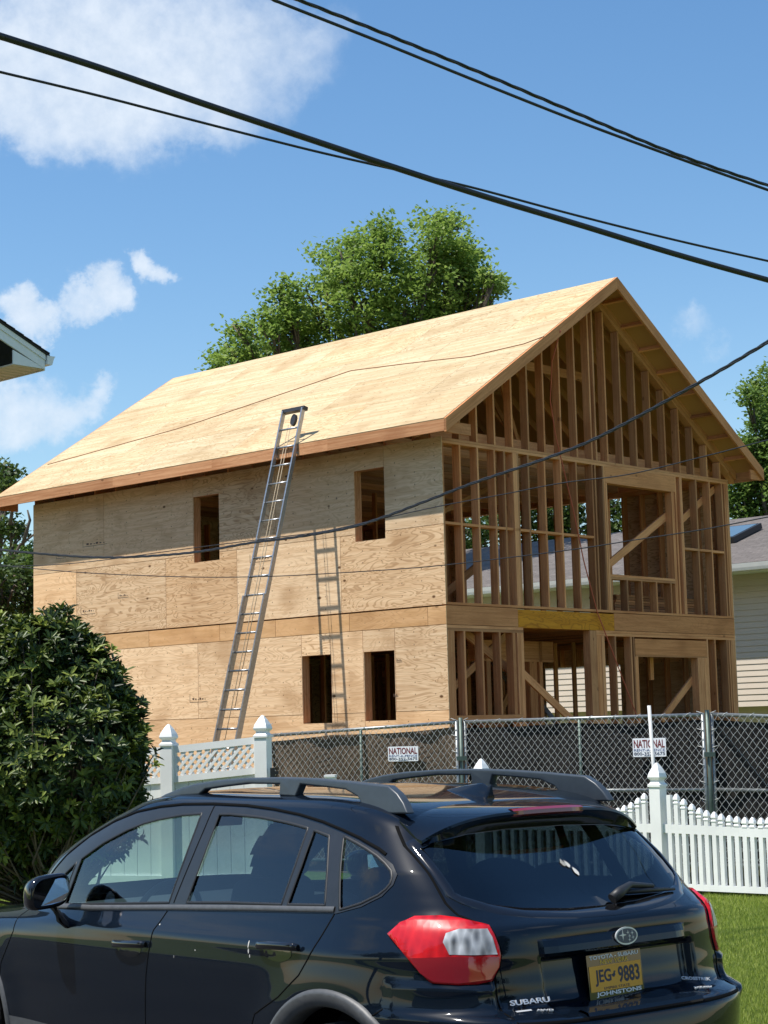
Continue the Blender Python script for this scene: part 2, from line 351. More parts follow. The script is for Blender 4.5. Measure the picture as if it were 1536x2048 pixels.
# floors, foundation
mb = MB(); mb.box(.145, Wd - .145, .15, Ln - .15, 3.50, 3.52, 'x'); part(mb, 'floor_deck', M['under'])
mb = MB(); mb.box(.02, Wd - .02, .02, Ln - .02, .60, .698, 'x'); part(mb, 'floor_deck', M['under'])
mb = MB(); mb.box(-.02, Wd + .02, -.02, Ln + .02, -.1, .598, 'x'); part(mb, 'foundation', M['concrete'])
jo = 0
for k in range(19):
    b = .25 + k * .412
    mb = MB(); mb.box(b - .019, b + .019, .15, Ln - .15, 3.25, 3.498, 'y', tone=random.uniform(.1, .7)); part(mb, 'floor_joist', M['stud'])
for k in range(17):
    a = .62 + k * .6
    mb = MB(); mb.box(.05, Wd - .05, a - .019, a + .019, 6.07, 6.25, 'x'); part(mb, 'ceiling_joist', M['stud'])
# roof deck, two slopes
def slope(name, bE, s_, m):
    n = Vector((-s_, 0, 1)).normalized(); dr = Vector((RG - bE, 0, ZR - ZE)); L_ = dr.length; dr.normalize()
    P = lambda a, s, d: Vector((bE, a, ZE + .004)) + dr * s + n * d
    mb = MB(); rows = []; s0 = 0; r = 0
    while s0 < L_ - .01:
        s1 = min(L_, s0 + 1.22); js = [FR]; x = FR + (1.22 if r % 2 else 2.44)
        while x < BK - .3: js.append(x); x += 2.44
        js.append(BK)
        for a0, a1 in zip(js, js[1:]):
            tone = random.uniform(.3, .7); ru, rv = random.random() * 30, random.random() * 30
            c = [(a0 + .003, s0 + .003), (a1 - .003, s0 + .003), (a1 - .003, s1 - .003), (a0 + .003, s1 - .003)]
            top = [P(a, s, 0) for a, s in c]; bot = [P(a, s, -.018) for a, s in c]; uv = [(a + ru, s + rv) for a, s in c]
            if s_ < 0: top, bot = bot, top; 
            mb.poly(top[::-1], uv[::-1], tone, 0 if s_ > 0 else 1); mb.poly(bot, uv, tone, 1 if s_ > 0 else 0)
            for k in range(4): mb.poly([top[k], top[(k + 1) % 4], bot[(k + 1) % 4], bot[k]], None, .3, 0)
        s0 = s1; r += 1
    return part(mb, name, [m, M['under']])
roof_l = slope('roof_deck', EL - .006, sl, M['plyroof']); roof_r = slope('roof_deck', ER + .006, -sr, M['plyroof'])
# rafters
for k in range(18):
    a = .35 + k * .575
    if a > Ln - .1: break
    for bE, s_ in ((EL + .045, sl), (ER - .045, -sr)):
        mb = MB(); z = zroof(bE) - .022
        mb.prism([(bE, a, z), (RG, a, ZR - .022), (RG, a, ZR - .2), (bE, a, z - .15)], (0, .038, 0), tone=random.random()); part(mb, 'rafter', M['stud'])
mb = MB(); mb.box(RG - .02, RG + .02, .05, Ln, ZR - .32, ZR - .03, 'y'); part(mb, 'ridge_board', M['stud'])
for bE_, s_, nm_ in ((EL, sl, 'l'), (ER, -sr, 'r')):
    mb = MB(); nn_ = Vector((-s_, 0, 1)).normalized() * .012
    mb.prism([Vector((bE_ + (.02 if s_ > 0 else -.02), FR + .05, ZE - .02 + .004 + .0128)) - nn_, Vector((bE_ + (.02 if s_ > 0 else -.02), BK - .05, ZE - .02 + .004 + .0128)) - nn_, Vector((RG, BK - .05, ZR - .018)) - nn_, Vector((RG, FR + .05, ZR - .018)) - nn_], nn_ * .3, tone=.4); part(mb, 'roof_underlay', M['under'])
for a in (1.2, 3.0, 4.8, 6.6):
    mb = MB(); mb.box(RG - 1.5, RG + 1.5, a, a + .038, 7.75, 7.9, 'x'); part(mb, 'collar_tie', M['stud'])
for a, b0, z0, b1, z1 in ((1.3, 1.1, 6.2, 2.9, 7.9), (1.9, 2.2, 6.3, 3.7, 8.5), (2.4, 5.1, 6.2, 4.1, 8.6), (3.2, 6.4, 6.2, 5.0, 7.9)):
    mb = MB(); mb.bar((b0, a, z0), (b1, a, z1), .09, .038, (1, 0, 0)); part(mb, 'brace', M['stud'])
# fascias and rakes
mb = MB(); js = [FR - .04, 1.9, 4.6, 7.2, BK + .04]
for a0, a1 in zip(js, js[1:]): mb.box(EL, EL + .038, a0, a1, 6.045, 6.228 - .006, 'y')
part(mb, 'fascia', M['fascia'])
mb = MB(); mb.box(ER - .038, ER, FR - .04, BK + .04, 6.045, 6.222, 'y'); part(mb, 'fascia', M['fascia'])
def rake(a0, a1, bE, s_, d0, d1, name='rake_board', m='rim', e=0):
    mb = MB(); b = bE
    zz = lambda q: zroof(bE) + (q - bE) * s_
    mb.prism([(b, a0, zz(b) - d0), (RG - .001 * (1 if bE < RG else -1), a0, zz(RG) - d0), (RG - .001 * (1 if bE < RG else -1), a0, zz(RG) - d1), (b, a0, max(zz(b) - d1, 6.02))], (0, a1 - a0, 0), tone=.55)
    # grain along the slope
    for i in range(len(mb.uv)): p = mb.v[i]; mb.uv[i] = (p[0] * 1.18 + 3.1 * a0, p[2] - p[0] * s_ + 7)
    return part(mb, name, M[m])
for bE, s_ in ((EL, sl), (ER, -sr)):
    rake(FR - .042, FR - .002, bE, s_, .0, .20)
    rake(BK + .002, BK + .042, bE, s_, .0, .20)
for bE, s_ in ((EL + .06, sl), (ER - .06, -sr)):
    rake(-.001, .04, bE, s_, .022, .17, 'gable_rafter', 'stud')
    rake(.045, .14, bE, s_, .022, .24, 'gable_rafter', 'stud')
# lookouts on both rakes
for bE, s_ in ((EL, sl), (ER, -sr)):
    dr = Vector((RG - bE, 0, ZR - ZE)); LL = dr.length; dr.normalize(); n = Vector((-s_, 0, 1)).normalized()
    s = .45
    while s < LL - .2:
        p = Vector((bE, 0, ZE)) + dr * s - n * .02
        mb = MB(); mb.obox(p + Vector((0, FR, 0)) - n * .085, (0, -FR - .003, 0), dr * .038, n * .085); part(mb, 'lookout', M['stud']); s += .61
for b0, b1 in ((EL + .02, .10), (Wd - .02, ER - .02)):
    mb = MB(); mb.box(b0, b1, FR + .003, FR + .04, 6.03, 6.2, 'x'); part(mb, 'eave_block', M['rim'])
for b0, b1 in ((EL + .02, .0), (Wd + .02, ER - .02)):
    mb = MB(); mb.box(b0, b1, BK - .04, BK - .003, 6.0, 6.16, 'x'); part(mb, 'eave_block', M['rim'])
# ---- gable wall, second floor
D = .14
def gs(b1, z0, z1, w=.038, a0=.0, name='stud', m='stud', tone=None, dep=D):
    mb = MB(); mb.box(b1 - w, b1, a0, a0 + dep, z0, z1, 'z', tone=tone); return part(mb, name, M[m])
def gp(b0, b1, z0, z1, a0=0., name='wall_plate', m='stud', dep=D, tone=None):
    mb = MB(); mb.box(b0, b1, a0, a0 + dep, z0, z1, 'x', tone=tone); return part(mb, name, M[m])
gp(.0, Wd, 3.540, 3.578, tone=.7)
gp(.0, Wd, 5.985, 6.026, tone=.75); gp(.0, Wd, 6.029, 6.068, tone=.55)
for b in (.04, .44, .86, 1.27, 1.51, 1.84, 2.11, 2.53, 2.95, 3.37, 3.81): gs(b, 3.578, 5.985)
gs(1.80, 3.578, 5.985, .10, tone=.9)
gs(3.89, 3.578, 5.985); gs(4.10, 3.578, 5.985); gs(4.14, 3.578, 5.985, tone=.8); gs(4.19, 3.578, 5.705, tone=.9)
gs(6.165, 3.578, 5.705, .075, tone=.7); gs(6.245, 3.578, 5.985, tone=.85); gs(6.43, 3.578, 5.985, .075, tone=.9)
for b in (6.9, 7.33, 7.74): gs(b, 3.578, 5.985)
gs(7.83, 3.578, 5.985); gs(Wd, 3.578, 5.985, .075)
gp(4.145, 6.205, 5.71, 5.983, name='header', m='rim', tone=.9)
gp(4.195, 6.09, 4.14, 4.18, tone=.8); gp(4.195, 6.09, 4.098, 4.137, tone=.4)
for b in (4.23, 4.68, 5.10, 5.54, 5.98): gs(b, 3.578, 4.098)
xs = [.04, .44, .86, 1.27, 1.51, 1.70, 2.11, 2.53, 2.95, 3.37, 3.81]
for b0, b1 in zip(xs, xs[1:]):
    if b1 - b0 > .1: gp(b0 + .001, b1 - .039, 4.752 , 4.79, name='blocking', tone=.7)
for b0, b1 in ((6.43, 6.9), (6.9, 7.33), (7.33, 7.74)): gp(b0 + .001, b1 - .039, 4.71, 4.75, name='blocking')
# ---- gable triangle
for b in (.45, .86, 1.29, 1.73, 2.14, 2.56, 3.0, 3.42, 3.83, 3.955, 4.27, 4.70, 5.12, 5.56, 5.99, 6.42, 6.85, 7.28, 7.7):
    mb = MB(); b0 = b - .038; dz = .25
    mb.prism([(b0, 0, 6.07), (b, 0, 6.07), (b, 0, min(zroof(b), zroof(b0)) - dz), (b0, 0, min(zroof(b0), zroof(b)) - dz)], (0, .0449, 0), tone=.6)
    mb.prism([(b0, .045, 6.07), (b, .045, 6.07), (b, .045, min(zroof(b), zroof(b0)) - dz), (b0, .045, min(zroof(b), zroof(b0)) - dz)], (0, .095, 0), tone=random.random())
    tt = random.uniform(.2, .95)
    for i in range(len(mb.uv)): p = mb.v[i]; mb.uv[i] = (p[2] + b * 7, p[0] + p[1] + b * 3); mb.t[i] = tt
    part(mb, 'stud', M['stud'])
for bE, s_ in ((EL + .3, sl), (ER - .3, -sr)): rake(.001, .139, bE, s_, .175, .248, 'wall_plate', 'stud')
gp(.1, 7.8, 6.1, 6.28, a0=.30, dep=.038, name='ceiling_joist')
# ---- floor band
gp(0, 1.70, 3.245, 3.53, name='rim_board', m='rim', dep=.04, tone=.6); gp(1.703, 4.24, 3.235, 3.515, name='beam', m='lvl', dep=.13, tone=.5)
gp(4.243, Wd, 3.245, 3.53, name='rim_board', m='rim', dep=.04, tone=.5)
# ---- first floor
gp(0, 1.82, 3.195, 3.238); gp(0, 1.82, 3.15, 3.192)
gp(3.72, Wd, 3.195, 3.238); gp(3.72, Wd, 3.15, 3.192)
gs(.17, .74, 3.15, .168, tone=.45)
for b in (.42, .84, 1.26): gs(b, 1.89, 3.15)
gs(1.62, 1.89, 3.15, .07); gs(1.70, 1.89, 3.15, .035, tone=.9); gs(1.74, 1.89, 3.15, .036, tone=.5); gs(1.82, .74, 3.15, .075, tone=.8)
gp(.172, 1.744, 1.812, 1.888, tone=.45, name='sill')
for b in (.42, .84, 1.26, 1.7): gs(b, .74, 1.81)
gp(0, 1.82, .70, .738)
gs(3.73, .74, 3.23, .18, tone=.4, name='post'); gs(3.85, .74, 3.15, .115, tone=.7); gs(3.95, .74, 3.15, .08, tone=.9)
gs(4.27, .74, 3.15); gs(4.72, .74, 3.15, tone=.6); gs(4.79, .74, 3.15, .03); gs(4.885, .74, 2.82, .09, tone=.85)
gp(4.81, 6.99, 2.845, 3.12, name='header', m='rim', tone=.7); gp(4.81, 6.99, 2.82, 2.843, tone=.3)
gs(6.88, .74, 2.82, .2, tone=.75); gs(6.99, .74, 2.82, .10, tone=.95); gs(7.03, .74, 3.15, tone=.9)
gs(7.28, .74, 3.15); gs(7.67, .74, 3.15); gs(7.74, .74, 3.15, .03); gs(Wd, .74, 3.15, .15, tone=.55)
# recessed porch wall and inner framing
gp(1.82, 3.86, 2.80, 3.1, a0=1.0, name='header', m='stud', dep=.14, tone=.45); gp(1.82, 3.86, 2.76, 2.798, a0=1.0, tone=.6)
gs(3.4, .74, 2.76, .19, a0=1.0, tone=.5); gs(3.56, .74, 3.1, .09, a0=1.0, tone=.8); gs(2.2, .74, 2.76, .1, a0=1.0, tone=.2)
mb = MB(); mb.box(3.55, 3.57, .14, 1.0, .74, .8, 'y'); part(mb, 'blocking', M['stud'])
for (b0, z0, b1, z1, a, w) in ((4.25, 4.30, 6.45, 5.47, .16, .13), (5.72, 1.75, 7.02, 2.66, .16, .12), (1.75, 2.66, 3.3, 1.72, .16, .12), (.55, 3.27, 1.78, 2.6, .30, .13), (.3, 2.12, 1.95, 3.16, .45, .11),
                        (6.5, 5.2, 7.7, 5.9, .16, .12), (2.9, 3.62, 4.6, 4.6, 3.2, .14), (.9, 3.6, 2.3, 4.5, 4.2, .14), (3.2, 3.62, 1.9, 4.3, 5.0, .14), (2.4, 5.2, 4.4, 6.0, 2.5, .09), (4.0, 1.5, 5.1, 2.9, 2.6, .12), (1.9, 1.2, 3.9, 2.9, 3.4, .14)):
    mb = MB(); mb.bar((b0, a, z0), (b1, a, z1), w, .038, (0, 0, 1), tone=.8 if a < .2 else .4); part(mb, 'brace', M['stud'])
# interior partitions, deeper and darker
for b in np.arange(.6, 3.5, .406): absorb((lambda q: (q.box(b, b + .038, 5.2, 5.29, .74, 3.15, 'z'), q)[1])(MB()))
for b in np.arange(.6, 5.2, .406): absorb((lambda q: (q.box(b, b + .038, 4.6, 4.69, 3.58, 5.98, 'z'), q)[1])(MB()))
for a in np.arange(1.2, 6.5, .406): absorb((lambda q: (q.box(5.2, 5.29, a, a + .038, .74, 3.15, 'z'), q)[1])(MB()))
o = part(stuff, 'stud', M['stud']); o['kind'] = 'stuff'
mb = MB()
for k in range(7): mb.box(5.0 + random.uniform(-.05, .05), 7.7, .5, .9 + .03 * k, 3.60 + k * .045, 3.638 + k * .045, 'x')
lp = mb.build('lumber_stack', M['stud']); lp.location = HC; lp.rotation_euler = (0, 0, HR); tag(lp, 'low stack of loose boards lying on the upper floor behind the studs', 'lumber stack')
mb = MB(); mb.box(-.012, Wd, -.012, 0, .61, .70, 'x'); part(mb, 'sill', M['stud'])
# hanging board in the garage opening
mb = MB(); mb.box(5.95, 6.05, .5, .54, 2.45, 3.25, 'z', tone=.95); part(mb, 'brace', M['stud'])
# faint ink stamps printed on a few sheets
M['ink'] = plain('grade_stamp', (.10, .06, .04), .8)
for k, (a, z, w, h) in enumerate(((8.35, 3.92, .42, .16), (3.75, 4.5, .5, .14), (5.35, 2.25, .45, .14), (.9, 2.72, .12, .06), (1.0, 2.2, .1, .05), (8.0, 5.15, .7, .1), (9.2, 5.0, .3, .12), (7.4, 4.15, .3, .1), (2.2, 5.35, .03, .03))):
    mb = MB(); X = -.0135
    def st(a0, a1, z0, z1): mb.poly([(X, a1, z0), (X, a0, z0), (X, a0, z1), (X, a1, z1)])
    st(a, a + w, z, z + .008); st(a + w - .009, a + w, z, z + h); st(a + w * .55, a + w * .56, z - h * .4, z)
    for j in range(6): q = a + w * (.1 + .13 * j); st(q, q + w * .06 * (1 + (j * 7 % 3) * .3), z + h * .3, z + h * .3 + .012 + .01 * (j % 3))
    part(mb, 'grade_stamp', M['ink'])
# ---------------------------------------------------------------- rope over the roof
nl = Vector((-sl, 0, 1)).normalized() * .012
rp = [(-.513 + 1.1, 10.55), (1.09, 7.36), (1.23, 6.85), (2.19, 3.94), (1.95, 2.3), (1.70, .8), (1.76, -.25), (1.9, FR - .05)]
pts = [HW(b, a, zroof(b)) + Vector((0, 0, .014)) for b, a in rp]
mb = MB(); mb.tube(pts, .008, 5); tag(mb.build('rope', plain('brown_rope', (.30, .14, .07), .8)), 'thin brown rope lying along the plywood roof', 'rope')
pts = [HW(b, a, z) for b, a, z in ((2.32, FR - .06, zroof(2.32) - .1), (2.42, -.3, 7.5), (2.57, -.12, 6.9), (2.77, -.05, 6.35), (2.97, -.04, 5.81), (3.17, -.04, 5.21), (3.41, -.04, 4.36), (3.72, -.04, 3.54), (4.04, -.05, 2.97), (4.68, -.06, 1.84), (5.1, -.1, 1.1))]
mb = MB(); mb.tube(pts, .010, 5); tag(mb.build('rope', M['orange']), 'orange rope hanging down the open gable studs', 'rope')
# ---------------------------------------------------------------- ladders
def make_ladder(name, foot, top, foot_w, width, label):
    """foot/top: (b, a, z) of the centre line; side direction is the house's long axis"""
    e = empty(name, HW(*foot), HR, label, 'ladder')
    t = Vector(top) - Vector(foot); ln = t.length; t.normalize(); side = Vector((0, 1, 0)); nrm = side.cross(t).normalized()
    wid = lambda s: foot_w + (width - foot_w) * min(1, s / ln)
    lo = ln * .56
    def P(s, k, d=0): return t * s + side * (k * wid(s) / 2) + nrm * d
    for k in (-1, 1):
        for nm, s0, s1, d, ins in (('rail', 0, lo, -.0, 0), ('rail', lo * .35, ln, .03, .004)):
            mb = MB(); A, B = P(s0, k, d) - side * k * ins, P(s1, k, d) - side * k * ins
            mb.bar(A, B, .028, .075 if ins == 0 else .07, side, tone=.5); mb.build(nm, M['alu'], e)
        mb = MB(); mb.bar(P(-.06, k), P(.05, k), .05, .1, side); mb.build('foot', M['blackplastic'], e)
    s = .28; 
    while s < ln - .1:
        d = -.0 if s < lo * .7 else .03; w = (wid(s) - .03) / 2 - (.004 if d else 0)
        mb = MB(); mb.tube([t * s - side * w + nrm * d, t * s + side * w + nrm * d], .017, 8); mb.build('rung', M['alu'], e)
        s += .305
    mb = MB(); mb.bar(P(ln, -1, .055) - side * .03, P(ln, 1, .055) + side * .03, .06, .09, t); mb.build('top_cap', M['blackplastic'], e)
    mb = MB(); c = t * (ln - .16) + nrm * .055; mb.prism([c + t * (.1 * math.cos(q)) + side * (.055 * math.sin(q)) for q in np.linspace(0, 2 * pi, 14, endpoint=False)], nrm * .05); mb.build('pulley', M['blackplastic'], e)
    mb = MB(); mb.tube([t * (ln - .25) + side * .05 + nrm * .03, t * (ln * .5) + side * .02 + nrm * .0, t * .6 + side * .0 - nrm * .03], .006, 5); mb.build('rope', plain('ladder_rope', (.45, .36, .24), .8), e)
    mb = MB(); mb.tube([t * (ln - .25) - side * .01 + nrm * .03, t * (ln * .3) - side * .05], .006, 5); mb.build('rope', bpy.data.materials['ladder_rope'], e)
    for k in (-1, 1):
        mb = MB(); q = P(ln - .75, k, .055); mb.tube([q, q - nrm * .0 + side * k * .02 + Vector((.34, -.0, .02)), q + Vector((.36, 0, .1))], .011, 6); mb.build('standoff_arm', M['alu'], e)
    return e
# slope of the main ladder: base stands out from the wall, rails rest on the eave
zt, z0 = 6.83, .03
k_ = (1.7 - .60) / (6.15 - 1.65)
bb = lambda z: -.585 - (6.15 - z) * k_
aa = lambda z: 2.80 + (6.15 - z) * .053
make_ladder('extension_ladder', (bb(z0), aa(z0), z0), (bb(zt), aa(zt), zt), .50, .455, 'tall aluminium extension ladder leaning on the eave of the unfinished house')
make_ladder('extension_ladder', (6.0, 1.9, .75), (4.6, 2.9, 2.95), .4, .36, 'aluminium ladder standing inside the ground floor framing')
# ---------------------------------------------------------------- ground, road, lawn
CX0, CY0, CYAW, CZR = .99, 7.13, .90, -.12
cf = Vector((-math.cos(CYAW), math.sin(CYAW), 0)); cl = Vector((-math.sin(CYAW), -math.cos(CYAW), 0)); CO = Vector((CX0, CY0, CZR))
def CW_(x, y, z=0.): return CO + cf * x + cl * y + Vector((0, 0, z))
def quad(name, pts, m, kind='structure', sub=0):
    mb = MB(); mb.poly(pts, [(p[0], p[1]) for p in pts]); o = mb.build(name, m); o['kind'] = kind; return o
def grassmat():
    m, nt, p = mat('lawn_soil'); tc = nt.new('ShaderNodeTexCoord'); 
    n1 = nt.new('ShaderNodeTexNoise', i_Vector=tc.outputs['Object'], i_Scale=3., i_Detail=8.); n2 = nt.new('ShaderNodeTexNoise', i_Vector=tc.outputs['Object'], i_Scale=60., i_Detail=3.)
    c = nt.ramp(n1.outputs[0], [(.3, (.10, .15, .022)), (.55, (.16, .22, .035)), (.75, (.22, .25, .06))])
    nt.inp(p, 'Base Color', nt.mix(nt.math('MULTIPLY', n2.outputs[0], .7), c, (.05, .07, .012, 1))); p.inputs['Roughness'].default_value = .95; return m
def asphalt():
    m, nt, p = mat('asphalt'); tc = nt.new('ShaderNodeTexCoord').outputs['Object']
    n1 = nt.new('ShaderNodeTexNoise', i_Vector=tc, i_Scale=.7, i_Detail=6.); n2 = nt.new('ShaderNodeTexNoise', i_Vector=tc, i_Scale=140., i_Detail=2.)
    c = nt.ramp(n1.outputs[0], [(.35, (.03, .03, .032)), (.7, (.05, .049, .048))]); nt.inp(p, 'Base Color', nt.mix(nt.math('MULTIPLY', n2.outputs[0], .5), c, (.07, .07, .07, 1)))
    nt.inp(p, 'Normal', nt.new('ShaderNodeBump', i_Strength=.4, i_Height=n2.outputs[0], i_Distance=.005)); p.inputs['Roughness'].default_value = 1.; p.inputs['Specular IOR Level'].default_value = .1; return m
M['lawn'] = grassmat(); M['asphalt'] = asphalt(); M['dirt'] = plain('dirt', (.17, .12, .08), .95, noise=.4, nscale=1.5, bump=.6)
G = 900
quad('ground', [(-G, -G, -.20), (G, -G, -.20), (G, G, -.20), (-G, G, -.20)], M['lawn'])
mb = MB(); c1, c2, c3, c4 = CW_(-300, 7.6), CW_(300, 7.6), CW_(300, -1.15), CW_(-300, -1.15)
mb.poly([c1, c4, c3, c2][::-1], None); o = mb.build('road', M['asphalt']); o['kind'] = 'structure'
if o.data.polygons[0].normal.z < 0: o.data.flip_normals()
def slab(name, x0, x1, y0, y1, zt, zb, m):
    mb = MB(); mb.obox(CW_(x0, y0, zb), cf * (x1 - x0), cl * (y1 - y0), (0, 0, zt - zb)); o = mb.build(name, m); o['kind'] = 'structure'; return o
slab('kerb', -300, 300, -1.30, -1.15, .115, -.05, M['concrete']); slab('kerb', -300, 300, 7.6, 7.75, .115, -.05, M['concrete'])
slab('lawn', -300, 300, -24, -1.302, .12, -.06, M['lawn']); slab('lawn', -300, 300, 7.752, 40, .12, -.06, M['lawn'])
quad('dirt_lot', [HW(-4.5, -2.6, .004), HW(10.5, -2.6, .004), HW(10.5, 14, .004), HW(-4.5, 14, .004)][::-1], M['dirt'])
for o in bpy.data.objects:
    if o.name == 'dirt_lot' and o.data.polygons[0].normal.z < 0: o.data.flip_normals()
# ---------------------------------------------------------------- foliage
def leafmat(name, c0, c1, c2, trans=.35, rough=.5, spec=.35):
    m, nt, p = mat(name); t = nt.new('ShaderNodeAttribute', attribute_name='tone').outputs['Fac']
    col = nt.ramp(t, [(0., c0), (.5, c1), (1., c2)]); nt.inp(p, 'Base Color', col); p.inputs['Roughness'].default_value = rough; p.inputs['Specular IOR Level'].default_value = spec
    tr = nt.new('ShaderNodeBsdfTranslucent'); nt.inp(tr, 0, nt.mix(.5, col, (.30, .42, .03, 1), 'MULTIPLY') if False else col)
    mx = nt.new('ShaderNodeMixShader'); mx.inputs[0].default_value = trans; nt.l.new(p.outputs[0], mx.inputs[1]); nt.l.new(tr.outputs[0], mx.inputs[2])
    nt.l.new(mx.outputs[0], nt.n['Material Output'].inputs[0]); return m
def unit(a): return a / np.maximum(np.linalg.norm(a, axis=-1, keepdims=True), 1e-9)
def leafmesh(name, c, d, nrm, ln, wd, tone, m, parent=None, fold=0.):
    """c base points, d leaf directions, nrm leaf normals; each leaf a pointed blade of two folded quads -> 6 verts"""
    N = len(c); s = unit(np.cross(d, nrm)); up = unit(np.cross(s, d)); ln = np.broadcast_to(ln, N)[:, None]; wd = np.broadcast_to(wd, N)[:, None]
    if fold:
        V = np.stack([c, c + d * ln * .35 + s * wd + up * wd * fold, c + d * ln * .75 + s * wd * .8 + up * wd * fold - up * ln * .05, c + d * ln - up * ln * .14,
                      c + d * ln * .75 - s * wd * .8 + up * wd * fold - up * ln * .05, c + d * ln * .35 - s * wd + up * wd * fold], 1).reshape(-1, 3)
        b = np.arange(N)[:, None] * 6; Fq = np.concatenate([b + [[0, 1, 2, 3]], b + [[0, 3, 4, 5]]], 1).reshape(-1, 4); per = 8
    else:
        V = np.stack([c, c + d * ln * .45 + s * wd, c + d * ln, c + d * ln * .45 - s * wd], 1).reshape(-1, 3)
        Fq = np.arange(N * 4).reshape(-1, 4); per = 4
    me = bpy.data.meshes.new(name); me.vertices.add(len(V)); me.vertices.foreach_set('co', V.astype(np.float32).ravel())
    me.loops.add(Fq.size); me.loops.foreach_set('vertex_index', Fq.astype(np.int32).ravel()); me.polygons.add(len(Fq)); me.polygons.foreach_set('loop_start', np.arange(0, Fq.size, 4, dtype=np.int32))
    a = me.attributes.new('tone', 'FLOAT', 'CORNER'); a.data.foreach_set('value', np.repeat(np.broadcast_to(tone, N), per).astype(np.float32))
    me.materials.append(m); me.update(calc_edges=True); me.validate(); return link(name, me, parent)
M['bark'] = plain('bark', (.13, .10, .075), .95, noise=.4, nscale=9, bump=.8)
M['leafA'] = leafmat('maple_leaves', (.13, .21, .04), (.24, .35, .065), (.37, .47, .12), .55)
M['leafB'] = leafmat('dark_leaves', (.035, .065, .016), (.07, .115, .025), (.13, .18, .04), .35)
M['leafC'] = leafmat('green_leaves', (.08, .14, .03), (.15, .24, .045), (.25, .34, .08), .5)
M['rhodo'] = leafmat('rhododendron_leaves', (.014, .030, .007), (.065, .105, .018), (.27, .32, .06), .22, .42, .35)
def rvec(n): return unit(rng.normal(size=(n, 3)))
def tree(name, label, base, lobes, m, leaf=.12, per=42, dens=1., trunk_r=.3, cr=.42, group=None, cat='tree', fill=.5, bare=0):
    """lobes: (centre, radius). Leaf sprays are scattered through each lobe, thicker towards its skin"""
    e = empty(name, base, 0, label, cat, group); B = np.array(base)
    P = []; T = []; 
    for c, r in lobes:
        c = np.array(c) - B; n = int(dens * 26 * (r / .42 / 2) ** 2) + 6
        u = rvec(n); q = r * (fill + (1.08 - fill) * rng.random(n) ** .6) * (1 + .16 * rng.normal(size=n).clip(-1.5, 1.8)); 
        P.append(c + u * q[:, None] * np.array([1, 1, .92])); T.append(np.clip(rng.normal(.45, .2, n), 0, 1))
    P = np.concatenate(P); T = np.concatenate(T); K = len(P)
    # drooping elongated sprays
    dirs = rvec(K); dirs[:, 2] = np.abs(dirs[:, 2]) * .5
    idx = np.repeat(np.arange(K), per); t = rng.random(len(idx)) * 2 - 1
    pos = P[idx] + dirs[idx] * (t * cr)[:, None] + rng.normal(size=(len(idx), 3)) * cr * .33
    nn = rvec(len(idx)); nn[:, 2] = np.abs(nn[:, 2]) + .55; nn = unit(nn); d = unit(np.cross(nn, rvec(len(idx))))
    leafmesh('crown', pos, d, nn, leaf * rng.uniform(.7, 1.3, len(idx)), leaf * .33, np.clip(T[idx] + rng.normal(0, .16, len(idx)), 0, 1), m, e)
    mb = MB(); cs = [np.array(c) - B for c, r in lobes]; top = np.mean(cs, 0); fork = np.array([0, 0, min(c[2] for c in cs) * .55])
    mb.tube([(0, 0, -.1), tuple(fork * .5 + np.array([.1, 0, 0])), tuple(fork)], [trunk_r * 1.25, trunk_r, trunk_r * .8], 10)
    for (c, r), q in zip(lobes, cs):
        mid = fork * .5 + q * .5 + rng.normal(size=3) * .25
        mb.tube([tuple(fork), tuple(mid), tuple(q)], [trunk_r * .5, trunk_r * .25, trunk_r * .06], 6)
        for k in range(5):
            e2 = q + rvec(1)[0] * r * .85; mb.tube([tuple(mid * .3 + q * .7), tuple((q + e2) / 2 + rng.normal(size=3) * .1), tuple(e2)], [trunk_r * .10, .025, .006], 5)
    mb.build('trunk', M['bark'], e)
    return e
def L(lst, Y, jit=1.2):
    o = []
    for u, v, r in lst:
        y = Y + rng.uniform(-jit, jit); o.append((tuple(at(u, v, y)), r / F * y))
    return o
Yt = 46
tree('shade_tree', 'large leafy shade tree rising behind the ridge of the unfinished house', tuple(at(760, 1480, Yt).xy) + (0,),
     L([(872, 480, 50), (905, 510, 42), (850, 540, 70), (765, 500, 48), (700, 530, 58), (660, 520, 30), (740, 590, 85), (820, 600, 90), (900, 580, 75), (950, 590, 52), (975, 585, 30), (930, 540, 40), (640, 600, 62), (570, 630, 48), (540, 650, 32), (590, 680, 60), (660, 680, 80), (740, 680, 80), (830, 660, 70), (910, 640, 50),
        (500, 690, 42), (465, 710, 32), (445, 722, 20), (530, 720, 48), (600, 740, 60), (700, 750, 70), (480, 660, 16), (870, 445, 18), (905, 442, 14), (760, 460, 20), (700, 490, 22), (565, 580, 18), (985, 560, 20), (940, 500, 20), (800, 760, 80)], Yt),
     M['leafA'], leaf=.13, per=50, dens=1.2, trunk_r=.34, cr=.38)
Yt = 52
tree('shade_tree', 'leafy tree at the right edge above the grey shingle roof', tuple(at(1600, 1480, Yt).xy) + (0,),
     L([(1525, 775, 38), (1505, 800, 24), (1560, 800, 60), (1530, 830, 26), (1505, 890, 30), (1530, 870, 40), (1480, 930, 34), (1500, 950, 46), (1530, 940, 60), (1480, 985, 40), (1520, 1000, 50), (1560, 900, 70), (1470, 1010, 26), (1600, 860, 90), (1590, 980, 90), (1500, 1040, 34)], Yt), M['leafC'], leaf=.14, per=42, dens=1.15, cr=.36)
